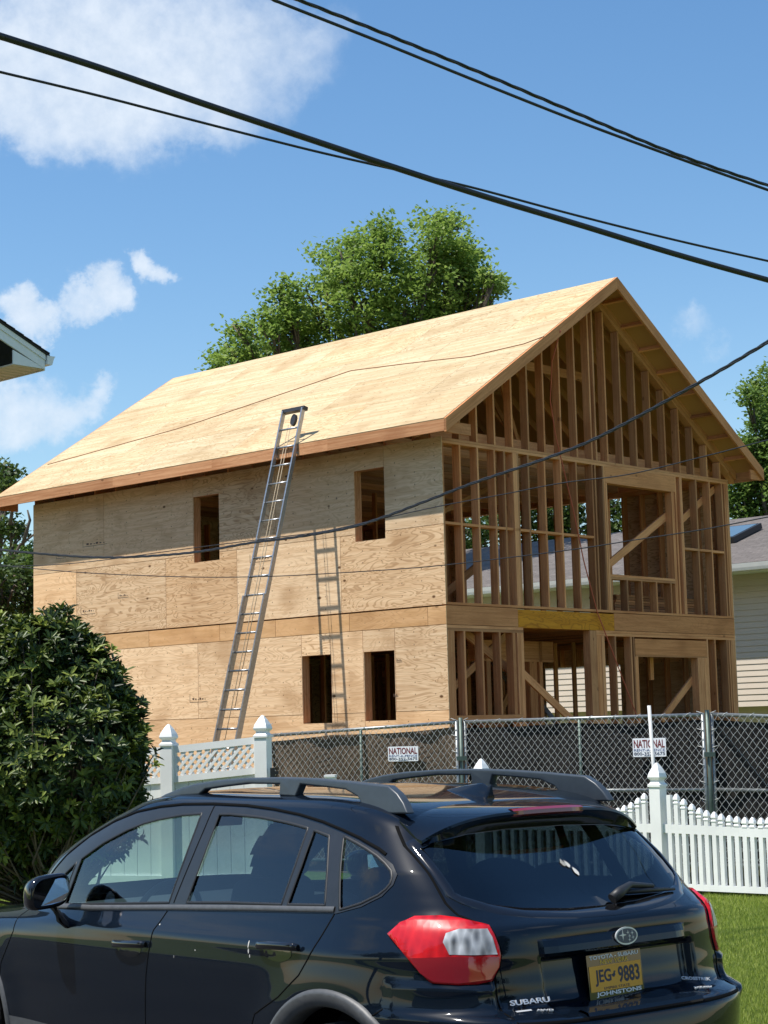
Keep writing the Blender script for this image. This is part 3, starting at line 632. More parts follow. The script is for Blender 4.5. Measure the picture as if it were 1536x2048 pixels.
tree('shade_tree', 'dark green tree seen through the open studs beyond the far roof', tuple(at(1090, 1480, 58).xy) + (0,),
     L([(940, 1050, 60), (990, 1090, 50), (1040, 1040, 60), (1090, 1080, 60), (1150, 1050, 60), (1200, 1090, 50), (1230, 1010, 26), (1235, 1060, 18), (1120, 1000, 60), (1000, 1000, 60), (900, 1100, 60), (1270, 1040, 40), (1330, 1060, 50)], 58), M['leafB'], leaf=.16, per=42, dens=.9, cr=.4)
Yt = 44
tree('shade_tree', 'dark tree with thin branches at the far left behind the bush', tuple(at(-40, 1480, Yt).xy) + (0,),
     L([(8, 948, 14), (10, 968, 12), (18, 945, 7), (16, 975, 7), (4, 1050, 16), (20, 1055, 12), (-50, 1000, 40), (36, 1060, 8), (0, 1015, 8)], Yt), M['leafB'], leaf=.13, per=36, dens=1.3, cr=.3, trunk_r=.2)
Yt = 36
for k, (lab, lst) in enumerate([('dense dark green tree mass at the left edge beside the plywood wall', [(20, 1135, 36), (50, 1160, 40), (0, 1190, 50), (60, 1210, 46), (20, 1260, 70), (60, 1290, 60), (-40, 1170, 60), (-50, 1260, 90), (35, 1330, 80), (90, 1330, 60)]),
                               ('rounded olive green tree just beyond the left corner of the plywood house', [(90, 1130, 44), (70, 1118, 26), (100, 1200, 60), (120, 1280, 60), (50, 1112, 20), (85, 1105, 22), (20, 1108, 20)])]):
    Yk = Yt + k * 10
    tree('woodland_tree', lab, tuple(at(30 + 60 * k, 1480, Yk).xy) + (0,), L(lst, Yk, 1.5), M['leafB'] if k == 0 else M['leafC'], leaf=.12, per=40, dens=1.3, cr=.32, group='trees behind the left corner')
# bare twigs
mb = MB()
for pts in ([(0, 1165), (40, 1090), (80, 1060), (105, 1052)], [(45, 1090), (60, 1040), (55, 1020)], [(20, 1050), (28, 1000), (42, 975)], [(0, 1200), (25, 1150), (30, 1120)]):
    P_ = [at(u, v, 43) for u, v in pts]; mb.tube(P_, [.05, .035, .02, .012][:len(P_)], 6)
tag(mb.build('branch', M['bark']), 'bare forked branches against the sky by the left end of the roof', 'branch')
# ---------------------------------------------------------------- rhododendron
def rosettes(name, label, base, blobs, n, m, leaf=.105, seed=3, cat='bush', stems=True):
    r_ = np.random.default_rng(seed); e = empty(name, base, 0, label, cat); B = np.array(base); C_ = np.array([c for c, r in blobs]) - B; Rr = np.array([r for c, r in blobs])
    w = Rr ** 2 / (Rr ** 2).sum(); k = r_.choice(len(Rr), n, p=w); u = unit(r_.normal(size=(n, 3))); rad = Rr[k] * (1 + .05 * r_.normal(size=n)) * np.where(r_.random(n) < .5, 1, r_.uniform(.72, 1, n)) * np.where(r_.random(n) < .10, r_.uniform(1.05, 1.25, n), 1)
    P = C_[k] + u * rad[:, None]; keep = P[:, 2] > .05
    for c, r in zip(C_, Rr): keep &= np.linalg.norm(P - c, axis=1) > r * .70
    P = P[keep]; u = u[keep]; n = len(P); ax = unit(u + np.array([-.1, -.1, .75]) + r_.normal(size=(n, 3)) * .22)
    nl = 9; idx = np.repeat(np.arange(n), nl); ang = np.tile(np.arange(nl) * 2 * pi / nl, n) + r_.random(n)[idx] * 6 + r_.normal(size=n * nl) * .18
    a = ax[idx]; s = unit(np.cross(a, np.array([.3, .5, .1]))); t = np.cross(a, s); rd = s * np.cos(ang)[:, None] + t * np.sin(ang)[:, None]
    tilt = r_.uniform(.15, .95, n * nl)[:, None]; d = unit(rd * np.cos(tilt) + a * np.sin(tilt)); nn = unit(a * np.cos(tilt) - rd * np.sin(tilt))
    tone = np.clip(r_.normal(.42, .26, n)[idx] + r_.normal(0, .15, n * nl), 0, 1)
    c = P[idx] + a * r_.uniform(-.03, .03, (n * nl, 1)) + d * .01
    leafmesh('foliage', c, d, nn, leaf * r_.uniform(.7, 1.25, n * nl), leaf * .17, tone, m, e, fold=.35)
    mb = MB()
    for j in range(0, n, 4):
        q = P[j]; mb.tube([(r_.normal() * .1, r_.normal() * .1, 0), tuple(q * [.5, .5, .55] + r_.normal(size=3) * .08), tuple(q - ax[j] * .02)], [.022, .012, .005], 4)
    mb.build('stem', M['bark'], e); return e
Yb = 18.2
bl0 = [(tuple(at(u, v, Yb + dy)), r / F * Yb) for u, v, r, dy in [(110, 1335, 88, 0), (70, 1310, 66, -.2), (150, 1400, 96, 0), (40, 1400, 130, .2), (215, 1480, 66, -.1), (240, 1425, 40, 0), (-40, 1450, 120, .1), (120, 1520, 150, -.3), (190, 1560, 84, 0), (20, 1560, 150, -.2), (90, 1640, 120, 0), (190, 1645, 72, .1), (245, 1590, 38, 0), (-60, 1620, 130, 0), (110, 1265, 46, .1), (235, 1525, 46, .1), (-20, 1340, 90, 0), (60, 1700, 90, .1)]]
rb = random.Random(9); bl = list(bl0)
for c_, r_ in bl0[:12]:
    for k in range(3):
        an = rb.uniform(0, 2 * pi); el_ = rb.uniform(-.4, 1.2); q = r_ * rb.uniform(.75, .95); bl.append(((c_[0] + q * math.cos(an) * math.cos(el_), c_[1] + q * math.sin(an) * math.cos(el_), c_[2] + q * math.sin(el_)), r_ * rb.uniform(.2, .32)))
rosettes('rhododendron', 'big round rhododendron bush with glossy leaf whorls left of the white lattice fence', tuple(at(110, 1500, Yb).xy) + (0,), bl, 8200, M['rhodo'], .098)
# ---------------------------------------------------------------- grass blades (only ground cover)
def grass(name, n, sampler, h, m, w=.004):
    P = sampler(n); N = len(P); d = unit(rng.normal(size=(N, 3)) * [.35, .35, 0] + [0, 0, 1]); nn = unit(np.cross(d, rvec(N))); 
    o = leafmesh(name, P, d, nn, h * rng.uniform(.5, 1.3, N), w, np.clip(rng.normal(.5, .25, N), 0, 1), m); o['kind'] = 'stuff'; return o
M['grassblade'] = leafmat('grass_blades', (.16, .22, .03), (.31, .39, .06), (.47, .51, .15), .45)
def smp(n):
    u = rng.uniform(1370, 1560, n); z = rng.uniform(1 / 19.6, 1 / 9.5, n); Y = 1 / z
    keep = []; 
    X = (u - 768) / F * Y * 1.01; P = np.stack([X, Y, np.zeros(n)], 1)
    return P
PA, PB = at(1313, 1525, 18.5), at(962, 1517, 20.0)
pd = Vector((PA.x - PB.x, PA.y - PB.y, 0)); plen = pd.length; pd.normalize(); pn = Vector((pd.y, -pd.x, 0))   # pn towards the road
if pn.y > 0: pn = -pn
def smpw(n):
    X = rng.uniform(-2.5, 10, n); Y = rng.uniform(8.5, 19.2, n); P = np.stack([X, Y, np.zeros(n)], 1); ly = (X - CX0) * cl.x + (Y - CY0) * cl.y
    infr = (X / Y > .165) & (X / Y < .217); fence = (X - PA.x) * pn.x + (Y - PA.y) * pn.y
    return P[(ly < -1.32) & ~infr & (fence > -.1)]
def smpa(n): return np.concatenate([smp(90000), smpw(n)])
grass('grass', 260000, smpa, .05, M['grassblade'], .0035)
def smp2(n): 
    Y = rng.uniform(16.5, 19.6, n); X = rng.uniform(-4.4, -3.2, n); return np.stack([X, Y, np.zeros(n)], 1)
grass('grass', 9000, smp2, .07, M['grassblade'], .005)
# ---------------------------------------------------------------- picket fence
def post(parent, p, hgt, w=.127, capname='post_cap'):
    """vinyl post with gothic cap; hgt = top of cap above ground"""
    ang = math.atan2(pd.y, pd.x); body = hgt - .24; h = w / 2
    mb = MB(); mb.lathe(p, [(h * 1.414, 0), (h * 1.414, body)], 4, rot=ang + pi / 4, smooth=False); mb.build('post', M['vinyl'], parent)
    mb = MB(); k = 1.414 * h
    mb.lathe(p, [(k * .2, body - .001), (k * 1.16, body), (k * 1.16, body + .022), (k * .98, body + .03), (k * .80, body + .05), (k * .80, body + .065), (k * 1.08, body + .085), (k * 1.12, body + .10), (k * .98, body + .135), (k * .62, body + .185), (k * .22, body + .23), (.001, body + .24)], 4, rot=ang + pi / 4, smooth=False)
    mb.build(capname, M['vinyl'], parent)
pf = empty('picket_fence', (PA.x, PA.y, 0), 0, 'white picket fence with scalloped pointed pickets and square posts', 'fence')
def loc(s, off=0., z=0.): return pd * s + pn * off + Vector((0, 0, z))
post(pf, loc(0), PA.z, .125); post(pf, loc(-plen), PB.z, .125); post(pf, loc(2.44), PA.z, .125)
def px2s(u):   # distance along fence for an image column
    d = ray(u, 1600); o = Vector((PA.x, PA.y)); a = Vector((pd.x, pd.y)); den = d.x * a.y - d.y * a.x
    return (o.y * d.x - o.x * d.y) / -den
tops = [(1207, 1622), (1221, 1618), (1235, 1615), (1248, 1610), (1262, 1604), (1276, 1595), (1289, 1586), (1339, 1590), (1353, 1587), (1367, 1597), (1383, 1607), (1398, 1615), (1412, 1620), (1427, 1623), (1441, 1627), (1457, 1630), (1472, 1632), (1488, 1634), (1503, 1634), (1520, 1635), (1535, 1634)]
def zat(u, v, s): p = Vector((PA.x, PA.y, 0)) + pd * s; return at(u, v, p.y).z
npk = 0
def picket(s, zt, plainp=False):
    ang = math.atan2(pd.y, pd.x); h = .024
    prof = [(h * 1.35, .06), (h * 1.35, zt - .10)] if not plainp else [(h * 1.35, .06), (h * 1.35, zt), (.001, zt)]
    if not plainp: prof += [(h * 1.6, zt - .099), (h * 1.6, zt - .088), (h * 1.2, zt - .08), (h * 1.2, zt - .07), (h * 1.65, zt - .06), (h * 1.5, zt - .04), (h * .8, zt - .012), (.001, zt)]
    mb = MB(); mb.lathe(loc(s), prof, 4, rot=ang + pi / 4, smooth=False); mb.build('picket', M['vinyl'], pf)
for i, (u, v) in enumerate(tops):
    s = px2s(u); picket(s, zat(u, v, s), i == 7)
s = px2s(1207) - .118; k = 0
while s > -plen + .1:
    c = (s + plen / 2) / (plen / 2); picket(s, .80 + .22 * c * c if c < 0 else .80 + .1 * c * c); s -= .118
s = px2s(1535) + .118
while s < 2.3: picket(s, .80 + .25 * ((s - 1.22) / 1.22) ** 2); s += .118
def rail(a, b, za, zb, h=.085, w=.045, name='rail', parent=None, off=0.):
    mb = MB(); mb.bar(a + Vector((0, 0, za)) + pn * off, b + Vector((0, 0, zb)) + pn * off, h, w, (0, 0, 1)); mb.build(name, M['vinyl'], parent or pf)
zr = zat(1340, 1657, px2s(1340)); zr2 = zat(1536, 1666, px2s(1536))
rail(loc(.06), loc(2.38), zr, zr + (zr2 - zr) * 2.2); rail(loc(-plen + .06), loc(-.06), zr, zr, )
rail(loc(.06), loc(2.38), .09, .09, .06); rail(loc(-plen + .06), loc(-.06), .09, .09, .06)
# ---------------------------------------------------------------- lattice topped privacy fence on the left
QA, QB = at(525, 1430, 19.8), at(337, 1448, 20.2)
lf = empty('lattice_fence', (QA.x, QA.y, 0), 0, 'tall white vinyl privacy fence topped with a diamond lattice strip', 'fence')
qd = QB - QA; qd.z = 0; ql = qd.length; qd.normalize(); qn = Vector((-qd.y, qd.x, 0)); qn = qn if qn.y < 0 else -qn
pd_s = pd; pd = qd
post(lf, Vector((0, 0, 0)), QA.z, .14); post(lf, qd * ql, QB.z, .14); post(lf, qd * (2 * ql), QB.z - .06, .14); post(lf, qd * (3 * ql), QB.z - .12, .14); post(lf, qd * (4 * ql), QB.z - .16, .14)
pd = pd_s
dz = QB.z - QA.z
ztop = at(430, 1489, 20).z; zlow = at(430, 1549, 20).z; zst = at(430, 1556, 20).z
for k in range(4):
    s0, s1 = k * ql + .07, (k + 1) * ql - .07; f0 = -dz * .0 
    zoff0, zoff1 = (0.035, -0.045) if k == 0 else (-.05 - .06 * (k - 1), -.06 * k - .05)
    A, B_ = qd * s0, qd * s1; up = Vector((0, 0, 1))
    for nm, z, h, w in (('rail', ztop, .075, .05), ('rail', zlow, .07, .05)):
        mb = MB(); mb.bar(A + up * (z + zoff0), B_ + up * (z + zoff1), h, w, (0, 0, 1)); mb.build(nm, M['vinyl'], lf)
    mb = MB(); mb.bar(A + up * (.13), B_ + up * (.13), .12, .05, (0, 0, 1)); mb.build('rail', M['vinyl'], lf)
    # vertical tongue boards
    mb = MB(); n = int((s1 - s0) / .15)
    for j in range(n):
        a0 = s0 + (s1 - s0) * j / n; a1 = s0 + (s1 - s0) * (j + 1) / n - .006
        z1 = zlow + zoff0 + (zoff1 - zoff0) * (j + .5) / n - .03
        mb.prism([qd * a0 + up * .1 + qn * .004, qd * a1 + up * .1 + qn * .004, qd * a1 + up * z1 + qn * .004, qd * a0 + up * z1 + qn * .004], -qn * .022)
    mb.prism([qd * s0 + up * .1 - qn * .019, qd * s1 + up * .1 - qn * .019, qd * s1 + up * (zlow - .08) - qn * .019, qd * s0 + up * (zlow - .08) - qn * .019], -qn * .004)
    mb.build('board_panel', M['vinyl'], lf)
    # lattice: two layers of diagonal strips
    mb = MB(); zb, zt2 = zlow + .035, ztop - .037; H_ = zt2 - zb; W_ = s1 - s0 - .06
    sh = lambda s: zoff0 + (zoff1 - zoff0) * (s - s0) / (s1 - s0)
    for lay, sg in ((.008, 1), (.0155, -1)):
        t = -H_
        while t < W_:
            x0, x1 = max(0, t), min(W_, t + H_)
            if x1 - x0 > .02:
                z_0, z_1 = (x0 - t, x1 - t) if sg > 0 else (H_ - (x0 - t), H_ - (x1 - t))
                a_, b_ = s0 + .03 + x0, s0 + .03 + x1
                mb.bar(qd * a_ + up * (zb + z_0 + sh(a_)) + qn * lay, qd * b_ + up * (zb + z_1 + sh(b_)) + qn * lay, .03, .006, Vector((0, 0, 1)))
            t += .098
    for sx in (s0 + .015, s1 - .015): mb.bar(qd * sx + up * (zb + sh(sx)) + qn * .01, qd * sx + up * (zt2 + sh(sx)) + qn * .01, .03, .03, qd)
    mb.build('lattice', M['vinyl'], lf)
mb = MB(); h = at(548, 1546, 19.7) - lf.location; mb.box(h.x - .04, h.x + .01, h.y - .02, h.y + .02, h.z - .055, h.z + .055); mb.box(h.x, h.x + .05, h.y - .025, h.y - .005, h.z - .015, h.z + .02); bev(mb.build('gate_hinge', M['blackplastic'], lf), .005)
# short white post end
p = at(661, 1552, 19.6); mb = MB(); mb.lathe((0, 0, 0), [(.075, 0), (.075, p.z - .012), (.084, p.z - .012), (.084, p.z + .012), (.07, p.z + .014), (.001, p.z + .014)], 4, rot=.6, smooth=False)
o = mb.build('fence_post', M['vinyl']); o.location = (p.x, p.y, 0); tag(o, 'short white post with flat top between the lattice fence and the mesh fence', 'post')
p = at(1304, 1520, 19.35); q0, q1 = at(1309, 1560, 19.35), at(1298, 1411, 19.35); d = (q1 - q0).normalized()
mb = MB(); base = q0 - d * (q0.z / d.z); mb.tube([(0, 0, -.02), tuple(q1 - base)], .019, 12); o = mb.build('plastic_pipe', plain('pvc', (.62, .62, .60), .5, noise=.1)); o.location = base; tag(o, 'slim white plastic pipe standing behind the right picket post', 'pipe')
# ---------------------------------------------------------------- chain link panels
def chain(name, label, A, B_, zt0, zt1, screen, sign=None, midpole=True, zb=.14):
    """A, B ground points (left, right)"""
    A = Vector((A.x, A.y, 0)); B_ = Vector((B_.x, B_.y, 0)); e = empty(name, A, 0, label, 'fence panel', 'temporary chain link fence panels')
    d = B_ - A; ln = d.length; d.normalize(); n = Vector((d.y, -d.x, 0)); n = n if n.y < 0 else -n; up = Vector((0, 0, 1))
    zt = lambda s: zt0 + (zt1 - zt0) * s / ln
    mb = MB(); mb.tube([up * zb * 0 , up * (zt0 + .02)], .0215, 10); mb.build('side_pole', M['steel'], e); mb = MB(); mb.tube([d * ln, d * ln + up * (zt1 + .02)], .0215, 10); mb.build('side_pole', M['steel'], e)
    for nm, f0 in (('top_rail', 1.), ('mid_rail', .5), ('bottom_rail', 0.)):
        z0, z1 = zb + (zt0 - zb) * f0, zb + (zt1 - zb) * f0; mb = MB(); mb.tube([up * z0, d * ln + up * z1], .021, 10); mb.build(nm, M['steel'], e)
    if midpole: mb = MB(); mb.tube([d * ln * .5 + up * zb, d * ln * .5 + up * zt(ln / 2)], .018, 8); mb.build('mid_pole', M['greenpost'], e)
    # diamond mesh: zig-zag wires
    mb = MB(); cw, ch = .083, .10; H_ = min(zt0, zt1) - zb; W_ = ln; r = .0023
    for sg in (1, -1):
        t = -H_ * cw / ch
        while t < W_:
            s0, s1 = max(0, t), min(W_, t + H_ * cw / ch)
            if s1 > s0:
                h0, h1 = (s0 - t) * ch / cw, (s1 - t) * ch / cw
                if sg < 0: h0, h1 = H_ - h0, H_ - h1
                k0, k1 = (zt(s0) - zb) / H_, (zt(s1) - zb) / H_
                N_ = max(1, int(abs(h1 - h0) / (ch / 2))); pts = []
                P0 = d * s0 + up * (zb + h0 * k0) + n * .022; P1 = d * s1 + up * (zb + h1 * k1) + n * .022
                for j in range(N_ + 1):
                    f_ = j / N_; pts.append(P0.lerp(P1, f_) + d * (.004 * (1 if j % 2 else -1)) + n * (.003 * sg))
                mb.tube(pts, r, 4, cap=False)
            t += cw
    mb.build('wire_mesh', M['wire'], e)
    # ties
    for j in range(int(ln / .3)):
        mb = MB(); s = .15 + j * .3; c = d * s + up * zt(s); mb.tube([c + n * .026 + up * -.02 - d * .03, c + n * .027 + up * .01, c + up * .027 + d * .03], .0035, 4); mb.build('wire_tie', M['wire'], e)
    for s in (0, ln):
        for j in range(9):
            c = d * s + up * (.3 + j * .19); sg = 1 if s == 0 else -1; mb = MB(); mb.tube([c + n * .026 + d * sg * .06, c + n * .024 - up * .02, c - d * sg * .025 - up * .03], .0035, 4); mb.build('wire_tie', M['wire'], e)
    # sagging privacy screen behind the wires
    me = MB(); nx, nz = 40, 16; grid = []
    for i in range(nx + 1):
        for j in range(nz + 1):
            s = ln * i / nx; top = zt(s) - .045 - .03 * abs(math.sin(s * 1.7 + A.x)) ; z = .02 + (top - .02) * j / nz
            grid.append(d * s + up * z - n * (.035 + .02 * math.sin(s * 5 + z * 2) + .012 * math.sin(s * 13 + z * 7)))
    for i in range(nx):
        for j in range(nz):
            a = i * (nz + 1) + j; me.poly([grid[a], grid[a + nz + 1], grid[a + nz + 2], grid[a + 1]], smooth=True)
    o = me.build('privacy_screen', screen, e)
    bm = bmesh.new(); bm.from_mesh(o.data); bmesh.ops.remove_doubles(bm, verts=bm.verts, dist=1e-4); bm.to_mesh(o.data); bm.free()
    return e, d, n
TA, TB, TC, TD = at(540, 1471, 23.1), at(921, 1444, 21.9), at(1414, 1429, 20.3), at(1840, 1441, 19.3)
TA0 = at(665, 1463, 22.7)
gap = Vector((.05, 0, 0))
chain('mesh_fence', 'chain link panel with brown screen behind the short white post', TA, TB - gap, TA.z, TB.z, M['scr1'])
chain('mesh_fence', 'middle chain link panel with black screen between two dark poles', TB + gap, TC - gap, TB.z, TC.z, M['scr2'])
chain('mesh_fence', 'chain link panel with black screen running out at the right edge', TC + gap, TD, TC.z, TD.z, M['scr2'])
for T_, lab in ((TB, 'dark fence pole clamped between the brown and the black screened panels'), (TC, 'dark fence pole clamped between two panels behind the right picket post')):
    mb = MB(); mb.tube([(0, 0, 0), (0, 0, T_.z + .05)], .024, 10); o = mb.build('fence_pole', M['greenpost']); o.location = (T_.x, T_.y - .01, 0); tag(o, lab, 'pole')
    mb = MB(); mb.box(-.06, .06, -.05, -.02, 1.32, 1.37); mb.box(-.06, .06, .02, .05, 1.32, 1.37); mb.build('clamp', M['greenpost'], o)
# fence company signs
M['signw'] = plain('sign_white', (.82, .83, .86), .45); M['signred'] = plain('sign_red_brown', (.16, .015, .02), .5); M['signblue'] = plain('sign_blue', (.03, .06, .20), .5); M['signk'] = plain('sign_dark', (.02, .025, .06), .5)
def sign(u0, v0, u1, v1, A, B_, label):
    d = (B_ - A); d.z = 0; d.normalize(); n = Vector((d.y, -d.x, 0)); n = n if n.y < 0 else -n
    def onp(u, v):
        r_ = ray(u, v); o = A + n * .045; t = (o - EYE).dot(n) / r_.dot(n); return EYE + r_ * t
    P0, P1 = onp(u0, v0), onp(u1, v1); c = (P0 + P1) / 2; w = abs((P1 - P0).dot(d)); h = abs(P1.z - P0.z)
    e = empty('fence_sign', c, 0, label, 'sign', 'signs wired to the mesh fence')
    rot = Matrix((d, Vector((0, 0, 1)), n)).transposed().to_3x3()
    mb = MB(); k = .012; pts = []
    for sx, sy, a0 in ((1, 1, 0), (-1, 1, pi / 2), (-1, -1, pi), (1, -1, 1.5 * pi)):
        for q in range(4): an = a0 + q * pi / 6; pts.append(d * (sx * (w / 2 - k) + k * math.cos(an)) + Vector((0, 0, sy * (h / 2 - k) + k * math.sin(an))))
    mb.prism(pts, n * .003); mb.build('sign_board', M['signw'], e)
    for body, size, y, m, off, wid in (('NATIONAL', .44, .20, 'signred', .014, .93), ('RENT-A-FENCE', .14, -.14, 'signblue', .0, .93), ('800-352-5675', .17, -.335, 'signk', .002, .93), ('RENTAL FENCE', .05, -.45, 'signk', 0, .3)):
        if size < .1: 
            mb = MB(); mb.obox(d * (-w * .16) + Vector((0, 0, -h * .462)) + n * .0035, d * w * .32, (0, 0, h * .018), n * .001); mb.build('underline', M['signk'], e); continue
        t = textmesh('lettering', body, h * size * 1.35, M[m], e, (0, 0, 0), rot, .0006, off * h)
        xs_ = [v.co.x for v in t.data.vertices]; sx = w * wid / (max(xs_) - min(xs_)); ys_ = [v.co.y for v in t.data.vertices]; sy = h * size / (max(ys_) - min(ys_)); Mx = rot.to_4x4() @ Matrix.Diagonal((sx, sy, 1, 1)) @ Matrix.Translation((-(max(xs_) + min(xs_)) / 2, -(max(ys_) + min(ys_)) / 2, 0)); Mx.translation = Mx.translation + Vector((0, 0, h * y)) + n * .0042; t.matrix_local = Mx
    return e
sign(776, 1493.5, 837, 1522, TA, TB, 'small white fence hire sign on the brown screened panel')
sign(1265, 1477, 1333, 1513, TB, TC, 'small white fence hire sign crossed by the plastic pipe')
# weeds and rubble between pickets and mesh fence
def smp3(n):
    s = rng.uniform(-3.2, 2.3, n); o_ = rng.uniform(.12, 1.1, n); P = np.stack([PA.x + pd.x * s - pn.x * o_, PA.y + pd.y * s - pn.y * o_, np.zeros(n)], 1); return P
M['weed'] = leafmat('weed_leaves', (.03, .035, .012), (.07, .075, .025), (.16, .15, .07), .2)
grass('weeds', 9000, smp3, .22, M['weed'], .009)
# ---------------------------------------------------------------- right neighbour
M['siding'] = plain('cream_siding', (.66, .57, .47), .55, noise=.04, nscale=2); M['trimw'] = plain('white_trim', (.75, .76, .74), .4, noise=.04)
def shingles(name, c0, c1, c2, sc=1.):
    m, nt, p = mat(name); uv = nt.new('ShaderNodeTexCoord').outputs['UV']
    br = nt.new('ShaderNodeTexBrick', i_Vector=uv, i_Scale=1., offset=.5); br.inputs['Brick Width'].default_value = .30; br.inputs['Row Height'].default_value = .14; br.inputs['Mortar Size'].default_value = .006
    br.inputs['Color1'].default_value = C4(c0); br.inputs['Color2'].default_value = C4(c1); br.inputs['Mortar'].default_value = C4(tuple(x * .3 for x in c0)); br.inputs['Bias'].default_value = 0
    nz = nt.new('ShaderNodeTexNoise', i_Vector=uv, i_Scale=9., i_Detail=4.); nt.inp(p, 'Base Color', nt.mix(nt.maprange(nz.outputs[0], .4, .62), br.outputs[0], C4(c2)))
    nt.inp(p, 'Normal', nt.new('ShaderNodeBump', i_Strength=.7, i_Height=br.outputs['Fac'], i_Distance=.01, invert=True)); p.inputs['Roughness'].default_value = .9; return m
M['shingle'] = shingles('grey_shingles', (.105, .09, .08), (.18, .155, .14), (.13, .112, .10)); M['shingled'] = shingles('dark_shingles', (.03, .03, .032), (.05, .05, .05), (.04, .04, .04))
nh = empty('neighbour_house', HC, HR, 'cream sided house with grey shingle roof behind the right side of the framing', 'house')
A0, A1 = -4., 17.
mb = MB(); z = 2.0
while z < 4.86:
    mb.poly([(13 - .016, A1, z), (13 - .016, A0, z), (13 - .002, A0, z + .125), (13 - .002, A1, z + .125)], tone=.5); mb.poly([(13, A1, z), (13, A0, z), (13 - .016, A0, z), (13 - .016, A1, z)]); z += .127
mb.build('siding', M['siding'], nh)
mb = MB(); mb.box(13.0, 21, A0, A1, 2.0, 4.9); mb.box(13.35, 21, A0 + .1, A1 - .1, -.1, 1.999); mb.build('wall', M['siding'], nh)
sN = (6.5 - 4.95) / 4.7
def nroof(b0, z0, b1, z1, nm='roof'):
    mb = MB(); l_ = math.hypot(b1 - b0, z1 - z0); p = [(b0, A0 - .3, z0), (b1, A0 - .3, z1), (b1, A1 + .3, z1), (b0, A1 + .3, z0)]
    mb.poly(p, [(A0, 0), (A0, l_), (A1, l_), (A1, 0)]); q = [(x, y, zz - .03) for x, y, zz in p]; mb.poly(q[::-1]); 
    for k in range(4): mb.poly([p[(k + 1) % 4], p[k], q[k], q[(k + 1) % 4]])
    mb.build(nm, M['shingle'], nh)
nroof(12.27, 4.97, 17.0, 6.5); nroof(17.001, 6.5, 21.7, 4.97)
mb = MB(); mb.prism([(13, A0, 4.9), (21, A0, 4.9), (17, A0, 6.4)], (0, .1, 0)); mb.prism([(13, A1 - .1, 4.9), (21, A1 - .1, 4.9), (17, A1 - .1, 6.4)], (0, .1, 0)); mb.build('gable', M['siding'], nh)
mb = MB(); prof = [(12.15, 4.95), (12.28, 4.95), (12.28, 4.80), (12.19, 4.80), (12.17, 4.86)]; mb.prism([(x, A0 - .3, zz) for x, zz in prof], (0, A1 - A0 + .6, 0)); bev(mb.build('gutter', M['trimw'], nh), .008)
mb = MB(); mb.box(12.281, 12.31, A0 - .3, A1 + .3, 4.78, 4.94); mb.build('fascia', M['trimw'], nh); mb = MB(); mb.box(12.311, 12.985, A0 - .3, A1 + .3, 4.79, 4.80); mb.build('soffit', M['trimw'], nh)
nz_ = Vector((-sN, 0, 1)).normalized(); pr_ = lambda b, a, o_=0: Vector((b, a, 4.97 + (b - 12.27) * sN)) + nz_ * o_
mb = MB(); c = [pr_(14.25, 3.85), pr_(15.45, 3.85), pr_(15.45, 4.7), pr_(14.25, 4.7)]; mb.prism(c, nz_ * .13); sk_ = mb.build('skylight', M['blackplastic'], nh)
mb = MB(); c = [pr_(14.32, 3.92, .131), pr_(15.38, 3.92, .131), pr_(15.38, 4.63, .131), pr_(14.32, 4.63, .131)]; mb.prism(c, nz_ * .006); mb.build('pane', plain('sky_glass', (.10, .16, .20), .05, spec=1.), sk_)
# ---------------------------------------------------------------- left neighbour: only its eave corner shows
lh = empty('neighbour_house', HC, HR, 'white eave corner with dark shingles and gutter of the house at the left edge', 'house')
b_e, aF, zE2, s2 = -5.97, 1.8, 6.80, .445
def lroof(b): return zE2 + (b_e + .03 - b) * s2
mb = MB(); p = [(b_e + .06, aF - .03, lroof(b_e + .06)), (b_e + .06, 12, lroof(b_e + .06)), (-11, 12, lroof(-11)), (-11, aF - .03, lroof(-11))]
mb.poly([(x, y, z + .03) for x, y, z in p], [(0, 0), (10, 0), (10, 5), (0, 5)]); mb.poly([(x, y, z) for x, y, z in p][::-1])
for k in range(4): a_, b_ = p[k], p[(k + 1) % 4]; mb.poly([a_, b_, (b_[0], b_[1], b_[2] + .03), (a_[0], a_[1], a_[2] + .03)][::-1])
n_ = 16
for k in range(n_): b_ = b_e + .05 - k * .14; mb.prism([(b_, aF - .045, lroof(b_) + .031), (b_ - .15, aF - .045, lroof(b_ - .15) + .031), (b_ - .15, aF - .045, lroof(b_ - .15) + .038), (b_, aF - .045, lroof(b_) + .048)], (0, 10, 0))
mb.build('roof', M['shingled'], lh)
mb = MB()
mb.prism([(b_e, aF - .015, lroof(b_e) - .002), (-11, aF - .015, lroof(-11) - .002), (-11, aF - .015, lroof(-11) - .075), (b_e, aF - .015, lroof(b_e) - .075)], (0, .03, 0)); mb.build('rake_trim', M['trimw'], lh)
mb = MB()
mb.prism([(b_e - .002, aF + .0, lroof(b_e) - .05), (-11, aF + .0, lroof(-11) - .05), (-11, aF, lroof(-11) - .24), (b_e - .002, aF, lroof(b_e) - .195)], (0, .03, 0)); mb.build('rake_board', M['trimw'], lh)
mb = MB(); mb.prism([(b_e, aF + .004, 6.62), (-6.48, aF + .004, 6.62), (-6.48, aF + .004, lroof(-6.48) - .23), (b_e, aF + .004, lroof(b_e) - .19)], (0, .02, 0)); mb.build('eave_box', M['trimw'], lh)
mb = MB(); mb.box(-6.48, b_e, aF + .03, 12, 6.612, 6.63); 
for k in range(60): mb.box(-6.47, b_e - .01, aF + .1 + k * .16, aF + .11 + k * .16, 6.606, 6.612)
mb.build('soffit', M['siding'], lh); mb = MB(); mb.box(b_e - .002, b_e + .018, aF + .02, 12, 6.60, 6.80); mb.build('fascia', M['trimw'], lh)
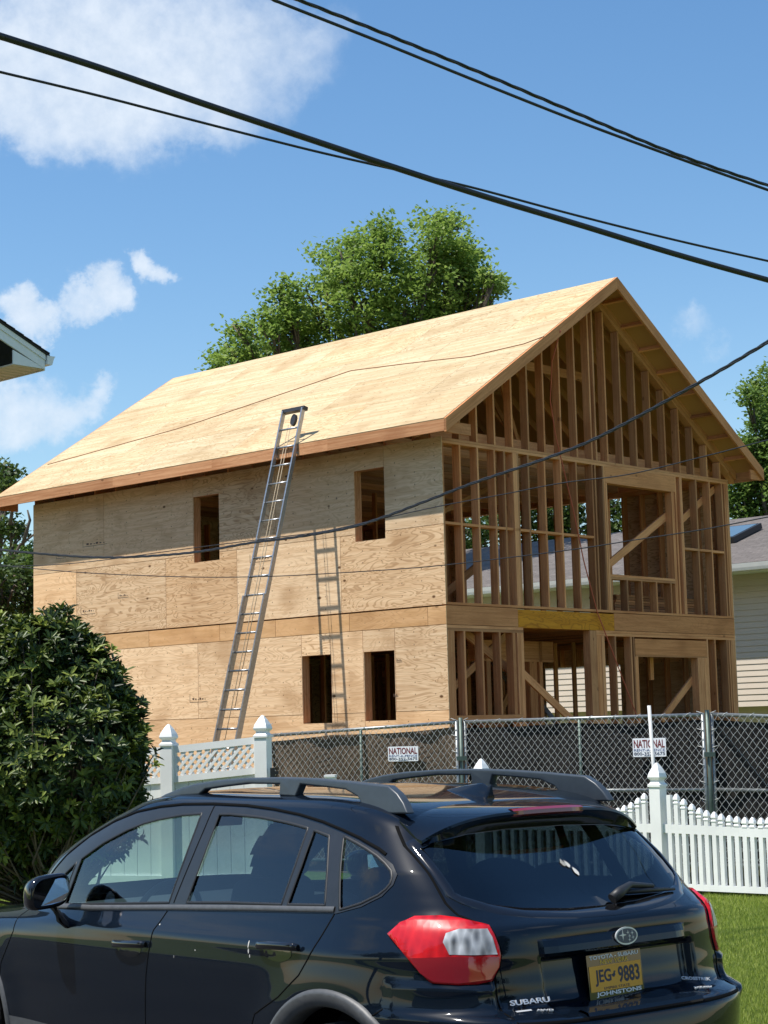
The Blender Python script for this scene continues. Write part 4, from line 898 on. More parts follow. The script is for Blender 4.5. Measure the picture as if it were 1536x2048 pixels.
mb = MB(); mb.box(-6.6, -6.5, 2.2, 12, 0, 6.61); mb.box(-11, -6.6, 2.2, 2.3, 0, 6.7); mb.prism([(-6.5, 2.25, 6.6), (-11, 2.25, 6.6), (-11, 2.25, lroof(-11) - .1), (-6.5, 2.25, lroof(-6.5) - .1)], (0, .05, 0)); mb.build('wall', M['siding'], lh)
mb = MB(); prof = [(0.019, .02), (.019, -.10), (.10, -.10), (.125, -.02), (.15, .02)]; mb.prism([(b_e + x, aF - .03, zE2 + z - .02) for x, z in prof], (0, 10, 0)); bev(mb.build('gutter', M['trimw'], lh), .006)
# ---------------------------------------------------------------- overhead lines
def wirepath(name, label, pts, r, group=None, twist=0, n=8, m='cable', cat='cable', ext=0):
    P = [at(*p) for p in pts]
    if ext: P = [P[0] + (P[0] - P[1]).normalized() * ext] + P + [P[-1] + (P[-1] - P[-2]).normalized() * ext]
    # smooth
    Q = []
    for i in range(len(P) - 1):
        p0, p1, p2, p3 = P[max(i - 1, 0)], P[i], P[i + 1], P[min(i + 2, len(P) - 1)]
        for k in range(8 if not twist else 30):
            t = k / (8 if not twist else 30); Q.append(.5 * ((2 * p1) + (p2 - p0) * t + (2 * p0 - 5 * p1 + 4 * p2 - p3) * t * t + (3 * p1 - p0 - 3 * p2 + p3) * t ** 3))
    Q.append(P[-1]); mb = MB()
    if twist:
        Ld = 0; ds = [0]
        for i in range(1, len(Q)): Ld += (Q[i] - Q[i - 1]).length; ds.append(Ld)
        for s in range(3):
            pts2 = []
            for q, dd in zip(Q, ds):
                a = dd * twist + s * 2 * pi / 3; pts2.append(q + Vector((0, .4, 1)).normalized() * math.cos(a) * r * 1.1 + Vector((.6, -.7, 0)).normalized() * math.sin(a) * r * 1.1)
            mb.tube(pts2, r, 6)
    else: mb.tube(Q, r, n)
    o0 = Q[0].copy(); mb.v = [(x - o0.x, y - o0.y, z - o0.z) for x, y, z in mb.v]
    o = mb.build(name, M[m]); o.location = o0; return tag(o, label, cat, group)
g_ = 'overhead lines'
wirepath('power_cable', 'thickest black overhead cable running from upper left to lower right', [(-60, 52, 12), (0, 72, 12.15), (200, 136, 12.7), (400, 205, 13.2), (600, 272, 13.7), (768, 328, 14.1), (960, 390, 14.6), (1150, 447, 15.1), (1350, 508, 15.6), (1536, 560, 16), (1700, 603, 16.4)], .0255, g_, ext=3, n=10)
wirepath('power_cable', 'thin black overhead wire crossing just under the thickest cable', [(-60, 130, 13.5), (0, 144, 13.6), (200, 192, 14), (400, 244, 14.4), (600, 295, 14.8), (715, 322, 15), (860, 355, 15.3), (960, 379, 15.5), (1150, 430, 15.9), (1350, 480, 16.3), (1536, 522, 16.7), (1700, 558, 17)], .0115, g_, ext=3)
wirepath('power_cable', 'lower black cable of the pair at the upper right', [(500, -22, 13.5), (560, 5, 13.7), (768, 87, 14.3), (960, 165, 14.9), (1152, 241, 15.5), (1344, 312, 16), (1536, 380, 16.5), (1700, 437, 17)], .0135, g_, ext=3)
wirepath('power_cable', 'twisted grey upper cable of the pair at the upper right', [(540, -22, 13.3), (600, 1, 13.5), (768, 67, 14), (960, 145, 14.6), (1152, 226, 15.2), (1344, 305, 15.8), (1536, 371, 16.3), (1700, 425, 17)], .0085, g_, twist=9, ext=3)
wirepath('service_cable', 'twisted black service cable sagging across the gable to the left', [(1640, 625, 15), (1536, 684, 16), (1400, 764, 17.3), (1210, 868, 19.2), (1100, 914, 20.3), (950, 965, 21.8), (850, 1003, 22.8), (771, 1033, 23.6), (700, 1055, 24.4), (600, 1073, 25.4), (500, 1086, 26.4), (400, 1103, 27.4), (300, 1112, 28.5), (200, 1115, 29.5), (100, 1109, 30.5), (0, 1099, 31.5), (-120, 1080, 33)], .0105, g_, twist=7, ext=10)
wirepath('service_wire', 'thin wire meeting the twisted service cable on the plywood wall', [(1700, 838, 17), (1536, 880, 18), (1400, 915, 19), (1256, 949, 20.2), (1124, 966, 21), (1000, 990, 22), (886, 1011, 22.9), (770, 1036, 24), (650, 1062, 25), (560, 1074, 25.6), (440, 1089, 26.8), (340, 1102, 27.6), (200, 1121, 28.8), (100, 1130, 29.7), (0, 1133, 30.5), (-100, 1136, 31.5)], .0065, g_, ext=10)
wirepath('service_wire', 'lowest thin wire crossing the middle of the framed wall', [(1700, 1003, 18), (1536, 1034, 19), (1400, 1060, 20), (1256, 1082, 21), (1168, 1096, 21.6), (1036, 1113, 22.6), (860, 1133, 23.8), (675, 1146, 25), (530, 1153, 26), (380, 1154, 27), (195, 1147, 28.5), (65, 1137, 29.5), (0, 1130, 30), (-100, 1118, 31)], .0065, g_, ext=10)
# ---------------------------------------------------------------- across the street (seen only as reflections in the paint and mirror)
def far_tree(x, y, s, lab):
    tree('street_tree', lab, (x, y, 0), [((x + dx * s, y + dy * s, z * s), r * s) for dx, dy, z, r in ((0, 0, 6, 2.2), (1.6, .3, 5, 1.7), (-1.5, .5, 4.6, 1.8), (.5, 1.2, 4, 1.8), (-.4, -1.2, 3.6, 1.8), (.2, 0, 7.6, 1.4))], M['leafB'], leaf=.32, per=20, dens=.5, cr=.6, group='trees across the street', trunk_r=.25)
def lerp(T,s):
    if s<=T[0][0]: return T[0][1]
    for (a,b),(c,d) in zip(T,T[1:]):
        if s<=c: return b+(d-b)*(s-a)/(c-a)
    return T[-1][1]
def smooth(T):
    # monotone-ish cubic (Catmull) sampling of a table
    out=[]; n=len(T)
    for i in range(n-1):
        x0,y0=T[i];x1,y1=T[i+1]
        m0=(T[i+1][1]-T[max(i-1,0)][1])/(T[i+1][0]-T[max(i-1,0)][0])
        m1=(T[min(i+2,n-1)][1]-T[i][1])/(T[min(i+2,n-1)][0]-T[i][0])
        d=(y1-y0)/(x1-x0)
        if m0*d<=0: m0=0
        if m1*d<=0: m1=0
        if d: m0=max(-3*abs(d),min(3*abs(d),m0)); m1=max(-3*abs(d),min(3*abs(d),m1))
        for k in range(12):
            t=k/12; h=x1-x0
            out.append((x0+t*h,(2*t**3-3*t*t+1)*y0+(t**3-2*t*t+t)*h*m0+(-2*t**3+3*t*t)*y1+(t**3-t*t)*h*m1))
    out.append(T[-1]); return out
CW=smooth([(.18,.80),(.28,.855),(.45,.88),(.65,.892),(.80,.893),(.90,.888),(.96,.872),(1.01,.850),(1.05,.832),(1.10,.816),(1.20,.780),(1.30,.742),(1.40,.700),(1.467,.672),(1.51,.648),(1.535,.615),(1.55,.57),(1.56,.50),(1.57,.35),(1.576,.16),(1.577,.001)])
CR=smooth([(.18,.16),(.28,.08),(.45,.02),(.55,.0),(.68,.01),(.735,.04),(.76,.13),(.85,.165),(.95,.18),(1.02,.19),(1.06,.25),(1.10,.315),(1.42,.66),(1.47,.73),(1.51,.85),(1.535,1.0),(1.55,1.15),(1.56,1.3),(1.57,1.5),(1.576,1.68),(1.577,1.69)])
CF=smooth([(.18,4.75),(.30,4.88),(.55,4.95),(.75,4.92),(.85,4.86),(.90,4.75),(.945,4.48),(.975,4.2),(1.0,4.02),(1.03,3.95),(1.10,3.86),(1.20,3.72),(1.30,3.50),(1.40,3.22),(1.467,3.0),(1.51,2.85),(1.535,2.7),(1.55,2.55),(1.56,2.4),(1.57,2.2),(1.576,2.0),(1.577,1.96)])
XC,XG=1.7,1.95
CN=[(.6,3.7),(.75,4.1),(.95,4.5),(1.05,4.5),(1.15,5.3),(1.25,6.3),(1.5,6.5)]
def nexp(s): return lerp(CN,s)
def wgt(s):
    if s<=.6 or s>=1.42: return 0.
    return (s-.6)/.43 if s<1.03 else (1.42-s)/.39
def shift(x,s): return .045*max(-1,min(1,(2.2-x)/1.3))*wgt(s)
def zs(x,z):
    s=z
    for _ in range(8): s=z-shift(x,s)
    return s
def sidey(x,z):
    s=zs(x,z); w=lerp(CW,s); n=nexp(s)
    if x<XC:
        u=(XC-x)/(XC-lerp(CR,s))
    elif x>XG: u=(x-XG)/(lerp(CF,s)-XG)
    else: u=0
    if u>=1: return 0.
    return w*(1-u**n)**(1/n)
def rearx(y,z):
    x=.4
    for _ in range(4):
        s=zs(x,z); w=lerp(CW,s); n=nexp(s); u=min(.999,abs(y)/w)
        x=XC-(XC-lerp(CR,s))*(1-u**n)**(1/n)
    return x
def inside(x,y,z):
    if z>1.577: return False
    return abs(y)<sidey(x,z)
# ---------------------------------------------------------------- behind the camera
for x, y, s, lab in ((-13, -6, 1.1, 'tall tree at the left end of the row across the street'), (-6, -13, 1.25, 'second tree from the left across the street'), (3, -15, 1.0, 'short tree in front of the house across the street'), (11, -12, 1.3, 'big tree at the right end of the row across the street'), (-19, 3, 1.2, 'tree standing far down the street on the left')): far_tree(x, y, s, lab)
oh = empty('street_house', CW_(0, 17, .12), CYAW, 'pale blue house across the street with dark shingle roof', 'house')
mb = MB(); mb.box(-7, 7, -9, 0, 0, 3.2); mb.prism([(-7, 0, 3.2), (-7, -9, 3.2), (-7, -4.5, 5.6)], (14, 0, 0)); mb.build('wall', plain('pale_siding', (.45, .5, .52), .6), oh)
mb = MB(); mb.prism([(-7.4, .5, 3.0), (-7.4, -4.5, 5.75), (-7.4, -9.5, 3.0), (-7.4, -9.5, 2.9), (-7.4, -4.5, 5.62), (-7.4, .5, 2.9)], (14.8, 0, 0)); mb.build('roof', M['shingled'], oh)
for x in (-5, -2.5, 3, 5):
    mb = MB(); mb.box(x - .5, x + .5, .001, .05, 1.0, 2.3); w_ = mb.build('window', M['trimw'], oh); mb = MB(); mb.box(x - .42, x + .42, .051, .06, 1.08, 2.22); mb.build('pane', M['blackplastic'], w_)
mb = MB(); mb.box(-.5, .5, .001, .05, .1, 2.2); mb.build('door', plain('red_door', (.3, .05, .04), .5), oh)
# ---------------------------------------------------------------- the car
car = empty('parked_car', CO, math.atan2(cf.y, cf.x), 'dark blue black crossover hatchback parked at the kerb in front', 'car')
# local axes: x forward, y to the car's left (towards the camera)
def pmat(name, base, flake, coat=1., rough=.34):
    m, nt, p = mat(name); tc = nt.new('ShaderNodeTexCoord').outputs['Object']
    vo = nt.new('ShaderNodeTexVoronoi', i_Vector=tc, i_Scale=900.); nz = nt.new('ShaderNodeTexNoise', i_Vector=tc, i_Scale=2.5, i_Detail=7., i_Roughness=.65)
    nt.inp(p, 'Base Color', nt.mix(nt.math('MULTIPLY', vo.outputs['Color'], .2), C4(base), C4(flake)))
    p.inputs['Metallic'].default_value = 0.; p.inputs['Specular IOR Level'].default_value = .03; p.inputs['Roughness'].default_value = rough
    p.inputs['Coat Weight'].default_value = coat; nt.inp(p, 'Coat Roughness', nt.maprange(nz.outputs[0], .35, .8, .012, .09)); p.inputs['Coat IOR'].default_value = 1.43
    # light dust film
    d2 = nt.new('ShaderNodeTexNoise', i_Vector=tc, i_Scale=7., i_Detail=8., i_Roughness=.7)
    df = nt.new('ShaderNodeBsdfDiffuse'); df.inputs[0].default_value = (.30, .27, .22, 1); mx = nt.new('ShaderNodeMixShader'); nt.inp(mx, 0, nt.maprange(d2.outputs[0], .5, .9, .0, .008))
    nt.l.new(p.outputs[0], mx.inputs[1]); nt.l.new(df.outputs[0], mx.inputs[2]); nt.l.new(mx.outputs[0], nt.n['Material Output'].inputs[0]); return m
K = {}
K['paint'] = pmat('car_paint', (.0022, .0045, .0090), (.010, .018, .034))
K['clad'] = plain('cladding', (.075, .078, .082), .48, noise=.18, nscale=40, bump=.08)
K['trim'] = plain('window_trim', (.020, .021, .023), .32, noise=.12, nscale=20)
K['rubber'] = plain('rubber_seal', (.008, .008, .009), .5)
K['gap'] = plain('panel_gap', (.002, .002, .002), .8, spec=.1)
K['gloss'] = plain('gloss_black', (.006, .006, .007), .06, coat=.6)
K['railm'] = plain('roof_rail', (.040, .052, .066), .38, noise=.12, nscale=25)
K['chrome'] = plain('chrome', (.62, .63, .65), .12, 1.)
K['badge'] = plain('badge_silver', (.62, .64, .66), .3, .35)
K['tyre'] = plain('tyre', (.016, .016, .016), .85, bump=.2, nscale=60); K['rim'] = plain('wheel_rim', (.35, .36, .37), .3, .8)
K['cab'] = plain('cabin_fabric', (.030, .031, .034), .9, noise=.2, nscale=12); K['dash'] = plain('dashboard', (.04, .04, .042), .7)
def glass(name, tint, rough=0.):
    m, nt, p = mat(name); nt.n.remove(p); tr = nt.new('ShaderNodeBsdfTransparent'); tr.inputs[0].default_value = C4(tint); gl = nt.new('ShaderNodeBsdfGlossy'); gl.inputs['Roughness'].default_value = .004
    geo = nt.new('ShaderNodeNewGeometry'); fr = nt.new('ShaderNodeFresnel'); nt.inp(fr, 0, nt.math('SUBTRACT', 1.52, nt.math('MULTIPLY', geo.outputs['Backfacing'], 1.52 - 1 / 1.52))); f2 = nt.math('ADD', nt.math('MULTIPLY', fr.outputs[0], 1.55), .015, clamp=True); mx = nt.new('ShaderNodeMixShader'); nt.inp(mx, 0, f2)
    nt.l.new(tr.outputs[0], mx.inputs[1]); nt.l.new(gl.outputs[0], mx.inputs[2]); nt.l.new(mx.outputs[0], nt.n['Material Output'].inputs[0]); return m
K['glassF'] = glass('clear_glass', (.66, .80, .76)); K['glassR'] = glass('tinted_glass', (.34, .43, .46)); K['glassT'] = glass('hatch_glass', (.075, .10, .12))

def lens(name, c0, c1, c2, scale):
    m, nt, p = mat(name); tc = nt.new('ShaderNodeTexCoord').outputs['Object']; mp = nt.new('ShaderNodeMapping', i_Vector=tc); mp.inputs['Scale'].default_value = (scale, scale, scale * .12); vo = nt.new('ShaderNodeTexVoronoi', i_Vector=mp, i_Scale=1.); vo.inputs['Randomness'].default_value = .6
    nz = nt.new('ShaderNodeTexNoise', i_Vector=tc, i_Scale=9., i_Detail=2.); f = nt.math('ADD', nt.math('MULTIPLY', nz.outputs[0], .75), nt.math('MULTIPLY', vo.outputs['Distance'], .35))
    nt.inp(p, 'Base Color', nt.ramp(f, [(.35, c0), (.55, c1), (.74, c2)])); p.inputs['Roughness'].default_value = .35; p.inputs['Specular IOR Level'].default_value = .25; p.inputs['Coat Weight'].default_value = .7; p.inputs['Coat Roughness'].default_value = .02
    nt.inp(p, 'Normal', nt.new('ShaderNodeBump', i_Strength=.10, i_Height=vo.outputs['Distance'], i_Distance=.01)); return m
K['red'] = lens('lamp_red', (.24, .002, .004), (.50, .004, .008), (.66, .010, .012), 30); K['redd'] = plain('lamp_red_dark', (.22, .004, .008), .1, coat=1.); K['clear'] = lens('lamp_clear', (.07, .075, .08), (.42, .44, .46), (.85, .87, .9), 34)
bm_w = 0
def pinside(px, py, poly):
    px = np.asarray(px); py = np.asarray(py); c = np.zeros(px.shape, bool); n = len(poly)
    for i in range(n):
        x1, y1 = poly[i]; x2, y2 = poly[(i + 1) % n]
        if y1 == y2: continue
        t = ((y1 > py) != (y2 > py)) & (px < (x2 - x1) * (py - y1) / (y2 - y1) + x1); c ^= t
    return c
def sm(a, b, x): t = max(0., min(1., (x - a) / (b - a))); return t * t * (3 - 2 * t)
FGl = [(3.10, 1.232), (2.93, 1.312), (2.74, 1.377), (2.6, 1.412), (2.478, 1.433), (2.291, 1.456), (2.128, 1.465), (2.145, 1.273), (2.172, 1.078), (2.6, 1.05), (3.155, 1.014), (3.12, 1.134)]
FTl = [(3.145, 1.212), (3.165, 1.121), (3.20, 1.012), (3.42, .998), (3.30, 1.12)]
RGl = [(1.983, 1.465), (1.90, 1.467), (1.772, 1.463), (1.66, 1.459), (1.554, 1.451), (1.46, 1.443), (1.377, 1.434), (1.285, 1.422), (1.287, 1.274), (1.304, 1.119), (1.7, 1.104), (2.027, 1.086), (1.998, 1.284)]
RQl = [(1.238, 1.415), (1.123, 1.395), (1.06, 1.265), (1.012, 1.132), (1.262, 1.121), (1.243, 1.275)]
QGl = [(1.030, 1.397), (.94, 1.374), (.87, 1.353), (.80, 1.328), (.745, 1.302), (.700, 1.275), (.684, 1.25), (.683, 1.228), (.695, 1.208), (.725, 1.184), (.802, 1.150), (.87, 1.131), (.915, 1.120), (.97, 1.25)]
DLO = [(3.62, .985), (3.45, 1.125), (3.29, 1.239), (3.111, 1.333), (2.917, 1.403), (2.714, 1.453), (2.511, 1.479), (2.319, 1.494), (2.071, 1.499), (1.793, 1.496), (1.573, 1.484), (1.374, 1.465), (1.198, 1.440), (1.045, 1.409), (.932, 1.383), (.809, 1.345), (.704, 1.297), (.665, 1.262), (.667, 1.223), (.705, 1.179), (.797, 1.137), (.93, 1.105), (1.525, 1.077), (2.163, 1.044), (2.874, 1.001)]
HG = [(.619, 1.368), (.622, 1.305), (.624, 1.25), (.624, 1.19), (.60, 1.168), (.511, 1.133), (.391, 1.113), (.185, 1.098), (0, 1.095), (-.185, 1.098), (-.391, 1.113), (-.511, 1.133), (-.60, 1.168), (-.624, 1.19), (-.624, 1.25), (-.622, 1.305), (-.619, 1.368), (-.56, 1.392), (-.39, 1.415), (-.16, 1.424), (.16, 1.424), (.39, 1.415), (.56, 1.392)]
def bump_y(x, z):   # wheel arch flare
    o = 0
    for wx in (.9, 4.12):
        r = math.hypot(x - wx, z - .35)
        if r > .44: o += .020 * math.exp(-((r - .45) / .13) ** 2)
    return o
def crease(x, z):   # shoulder line and lower door crease
    zc = .985 - .03 * (x - 1.0) / 2.6
    return .007 * math.exp(-((z - zc + .02) / .03) ** 2)
def side_pt(x, z, off=0.):
    y = sidey(x, z); e = 1e-3
    dyx = (sidey(x + e, z) - sidey(x - e, z)) / (2 * e); dyz = (sidey(x, z + e) - sidey(x, z - e)) / (2 * e)
    n = Vector((-dyx, 1, -dyz)).normalized(); return Vector((x, y + bump_y(x, z) + crease(x, z), z)) + n * off
def rdisp(y, z):
    d = 0.
    k = sm(-.375, -.345, y) * (1 - sm(.385, .42, y)) * sm(.745, .775, z) * (1 - sm(.945, .962, z)); d += .045 * k
    k2 = sm(.60, .635, abs(y)) * (1 - sm(.862, .885, z)) * sm(.70, .76, z); d -= .030 * k2
    return d
def rear_pt(y, z, off=0.):
    x = rearx(y, z); e = 2e-3
    dxy = (rearx(y + e, z) - rearx(y - e, z)) / (2 * e); dxz = (rearx(y, z + e) - rearx(y, z - e)) / (2 * e)
    n = Vector((-1, dxy, dxz)).normalized(); return Vector((x + rdisp(y, z), y, z)) + n * off
def corner_pt(p, z, off=0., sgn=1):
    """p: angle round the rear corner, 0 = straight back, 90 = sideways"""
    a = R(p); s = z; x = .3
    for _ in range(5):
        s = zs(x, z); w = lerp(CW, s); Lx = XC - lerp(CR, s); n = nexp(s); r = ((math.cos(a) / Lx) ** n + (math.sin(a) / w) ** n) ** (-1 / n); x = XC - r * math.cos(a)
    def q(a, z): 
        s = zs(x, z); w = lerp(CW, s); Lx = XC - lerp(CR, s); n = nexp(s); r = ((math.cos(a) / Lx) ** n + (math.sin(a) / w) ** n) ** (-1 / n); return Vector((XC - r * math.cos(a), r * math.sin(a), z))
    P = q(a, z); t1 = q(a + 1e-3, z) - P; t2 = q(a, z + 1e-3) - P; nr = t1.cross(t2).normalized()
    if nr.y < 0 and nr.x > 0: nr = -nr
    if nr.dot(P - Vector((XC, 0, z))) < 0: nr = -nr
    P = P + nr * off; return Vector((P.x, P.y * sgn, P.z))
# --- body shell as one dense grid, then split into panels along the shut lines
lev = []
z = .18
while z < 1.44: lev.append(z); z += .0125 if z > .7 else .02
lev += [1.452, 1.464, 1.476, 1.488, 1.5, 1.51, 1.52, 1.528, 1.535, 1.541, 1.546, 1.55, 1.554, 1.558, 1.562, 1.566, 1.57, 1.573, 1.5755, 1.5768]
NR, NS, NF = 90, 110, 60
def outline(s):
    w, xr, xf, n = lerp(CW, s), lerp(CR, s), lerp(CF, s), nexp(s)
    def dense(x0, Lx, sg):
        P = []
        for i in range(160):
            a = (i / 159) * pi / 2; P.append((x0 - sg * Lx * math.cos(a) ** (2 / n), w * math.sin(a) ** (2 / n)))
        return P
    def res(P, N):
        d = [0]
        for a, b in zip(P, P[1:]): d.append(d[-1] + math.dist(a, b))
        o = []; j = 0
        for i in range(N):
            t = d[-1] * i / (N - 1)
            while j < len(d) - 2 and d[j + 1] < t: j += 1
            f_ = (t - d[j]) / max(1e-9, d[j + 1] - d[j]); o.append((P[j][0] + (P[j + 1][0] - P[j][0]) * f_, P[j][1] + (P[j + 1][1] - P[j][1]) * f_))
        return o
    A = res(dense(XC, XC - xr, 1), NR + NS); Bf = res(dense(XG, xf - XG, -1)[::-1], NF + 60)
    mid = [(XC + (XG - XC) * k / 6, w) for k in range(1, 6)]
    return A + mid + Bf
verts = []; 
for s in lev:
    for (x, y) in outline(s):
        z = s + shift(x, s); yy = y + (bump_y(x, z) + crease(x, z)) * min(1, y / .7); xx = x + (rdisp(y, z) if x < .6 else 0)
        verts.append((xx, yy, z, x))
ncol = len(verts) // len(lev); V = np.array(verts); nv = len(V)
Vm = V.copy(); Vm[:, 1] *= -1
faces = []; grp = []
cenx = []; 
def classify(x, y, z, sgn, raw):
    if (x - .9) ** 2 + (z - .35) ** 2 < .44 ** 2 and abs(y) > .5 or (x - 4.12) ** 2 + (z - .35) ** 2 < .44 ** 2 and abs(y) > .5: return None
    return 0
I, J = np.meshgrid(np.arange(len(lev) - 1), np.arange(ncol - 1), indexing='ij'); I = I.ravel(); J = J.ravel()
a = I * ncol + J; Fq = np.stack([a, a + 1, a + 1 + ncol, a + ncol], 1)
C_ = V[Fq].mean(1); cx_, cy_, cz_ = C_[:, 0], C_[:, 1], C_[:, 2]
Nq = np.cross(V[Fq[:, 2], :3] - V[Fq[:, 0], :3], V[Fq[:, 3], :3] - V[Fq[:, 1], :3]); Nq = unit(Nq); flip = (Nq[:, 1] + 0 * cx_).sum() < 0
side = cy_ > .45
dele = np.zeros(len(Fq), bool)
for wx in (.9, 4.12): dele |= ((cx_ - wx) ** 2 + (cz_ - .35) ** 2 < .455 ** 2) & (cy_ > .55)
sideish = (np.abs(Nq[:, 1]) > .35) | (cx_ > 1.0)
for pl in (FGl, FTl, RGl, RQl, QGl): dele |= sideish & (cx_ > .62) & pinside(cx_, cz_, pl) & (cy_ > .4)
rearish = (cx_ < .80) & (np.abs(Nq[:, 0]) > .30)
HGh = HG
dele |= rearish & pinside(cy_, cz_, HGh) & (cz_ > 1.09)
wsp = (cx_ > 2.6) & (cz_ > 1.03) & (cz_ < 1.50) & (cy_ < np.interp(cz_, [1.0, 1.5], [.68, .50])) & (cz_ < 1.47)
dele |= wsp & (Nq[:, 1] < .6)
dele |= cz_ < .2
gapF_ = [(3.62, .985), (3.60, .86), (3.72, .70), (3.76, .56), (3.77, .30)]; gapB_ = [(2.045, 1.505), (2.085, 1.28), (2.132, 1.078), (2.167, 1.051), (2.221, .961), (2.267, .76), (2.285, .544), (2.29, .30)]; gapR_ = [(1.06, 1.42), (.985, 1.25), (.937, 1.122), (.96, 1.061), (1.004, .964), (1.082, .862), (1.22, .765), (1.40, .68), (1.47, .55), (1.48, .30)]
DLOtop = [p for p in DLO if p[1] > 1.3 and p[0] > 1.0]
fd = [(3.62, .985)] + gapF_[1:] + gapB_[::-1] + [(2.319, 1.494), (2.511, 1.479), (2.714, 1.453), (2.917, 1.403), (3.111, 1.333), (3.29, 1.239), (3.45, 1.125)]
rd = gapB_ + gapR_[::-1] + [(1.198, 1.452), (1.374, 1.476), (1.573, 1.484), (1.793, 1.496)]
tg = [(.60, .735), (.605, .87), (.60, .95), (.585, 1.08), (.64, 1.12), (.655, 1.16), (.645, 1.25), (.64, 1.37), (.60, 1.46), (.55, 1.50), (-.55, 1.50), (-.60, 1.46), (-.64, 1.37), (-.645, 1.25), (-.655, 1.16), (-.64, 1.12), (-.585, 1.08), (-.60, .95), (-.605, .87), (-.60, .735)]
bump_poly_side = [(-.2, .1), (.47, .1), (.47, .35), (.505, .50), (.60, .68), (.684, .719), (.434, .889), (.30, .885), (-.2, .885)]
cls = np.zeros(len(Fq), int)
cls[(cx_ > 1.0) & pinside(cx_, cz_, fd) & (cy_ > .45)] = 1
cls[pinside(cx_, cz_, rd) & (cy_ > .45) & (cx_ > .95)] = 2
hat = (cx_ < .98) & pinside(cy_, cz_, tg) & (cls == 0); cls[hat] = 3
cls[(cls == 0) & (cx_ < .75) & pinside(cx_, cz_, bump_poly_side)] = 4
cls[(cx_ > 4.6) & (cz_ < .72)] = 5
allV = np.concatenate([V[:, :3], Vm[:, :3]]); 
Fall = np.concatenate([Fq if not flip else Fq[:, ::-1], (Fq[:, ::-1] if not flip else Fq) + nv]); D2 = np.concatenate([dele, dele]); CL = np.concatenate([cls, np.where(cls > 0, cls + 10, 0)])
CL[CL == 13] = 3; CL[CL == 14] = 4; CL[CL == 15] = 5
fn = np.cross(allV[Fall[:, 2]] - allV[Fall[:, 0]], allV[Fall[:, 3]] - allV[Fall[:, 1]]); VN = np.zeros_like(allV)
for k in range(4): np.add.at(VN, Fall[:, k], fn)
# weld normals over the centre line
VN[np.abs(allV[:, 1]) < 1e-4, 1] = 0; VN = unit(VN)
zc4 = np.concatenate([cz_, cz_])
def shell(name, ids, m, extra=None):
    sel = np.isin(CL, ids) & ~D2
    if extra is not None: sel &= extra
    Fs = Fall[sel]; used, inv = np.unique(Fs, return_inverse=True); inv = inv.reshape(Fs.shape)
    me = bpy.data.meshes.new(name); me.from_pydata(allV[used].tolist(), [], inv.tolist()); me.polygons.foreach_set('use_smooth', [True] * len(Fs)); me.materials.append(m)
    me.update(); me.normals_split_custom_set_from_vertices(VN[used].tolist()); return link(name, me, car)
low = zc4 < .44
shell('body', [0], K['paint'], ~low); shell('front_door', [1], K['paint'], ~low); shell('rear_door', [2], K['paint'], ~low); shell('front_door', [11], K['paint'], ~low); shell('rear_door', [12], K['paint'], ~low)
shell('tailgate', [3], K['paint']); shell('rear_bumper', [4], K['paint'], ~low); shell('front_bumper', [5], K['paint'], ~low); shell('lower_cladding', [0, 1, 2, 11, 12, 4, 5], K['clad'], low)
# --- conforming patches and strips
def patch(name, poly, fn, off, m, step=.02, holes=(), parent=None, th=0., sub=None, mirror=False):
    bm = bmesh.new(); vs = [bm.verts.new((p[0], p[1], 0)) for p in poly]; bm.faces.new(vs); bmesh.ops.triangulate(bm, faces=bm.faces[:])
    xs_ = [p[0] for p in poly]; ys_ = [p[1] for p in poly]; sx = sub or (step, step)
    for ax, lo, hi, st in ((0, min(xs_), max(xs_), sx[0]), (1, min(ys_), max(ys_), sx[1])):
        t = lo + st
        while t < hi - 1e-5:
            co_ = (t, 0, 0) if ax == 0 else (0, t, 0); no = (1, 0, 0) if ax == 0 else (0, 1, 0)
            bmesh.ops.bisect_plane(bm, geom=bm.verts[:] + bm.edges[:] + bm.faces[:], plane_co=co_, plane_no=no, dist=1e-6); t += st
    if holes:
        dl = [f for f in bm.faces if any(pinside([f.calc_center_median().x], [f.calc_center_median().y], h)[0] for h in holes)]
        bmesh.ops.delete(bm, geom=dl, context='FACES')
    base = {v: (v.co.x, v.co.y) for v in bm.verts}
    if th:
        be = [e for e in bm.edges if len(e.link_faces) == 1]; ret = bmesh.ops.extrude_edge_only(bm, edges=be)
        nv_ = [g_ for g_ in ret['geom'] if isinstance(g_, bmesh.types.BMVert)]; low_ = set(nv_)
        for v in nv_: base[v] = (v.co.x, v.co.y)
    else: low_ = set()
    for v in bm.verts: v.co = fn(*base[v], off - (th if v in low_ else 0))
    bmesh.ops.recalc_face_normals(bm, faces=bm.faces)
    me = bpy.data.meshes.new(name); bm.to_mesh(me); bm.free()
    # orient outwards
    c0 = Vector((1.9, 0, .9)); s_ = sum((p.normal.dot((p.center - c0))) for p in me.polygons)
    if s_ < 0: me.flip_normals()
    for p in me.polygons: p.use_smooth = True
    me.materials.append(m); return link(name, me, parent or car)
def dens(pts, closed, st=.015):
    P = [Vector((p[0], p[1], 0)) for p in pts]; n = len(P); Q = []
    for i in range(n if closed else n - 1):
        if closed: p0, p1, p2, p3 = P[i - 1], P[i], P[(i + 1) % n], P[(i + 2) % n]
        else: p0, p1, p2, p3 = P[max(i - 1, 0)], P[i], P[i + 1], P[min(i + 2, n - 1)]
        k = max(1, int((p2 - p1).length / st))
        for j in range(k): Q.append(p1.lerp(p2, j / k))
    if not closed: Q.append(P[-1])
    return Q
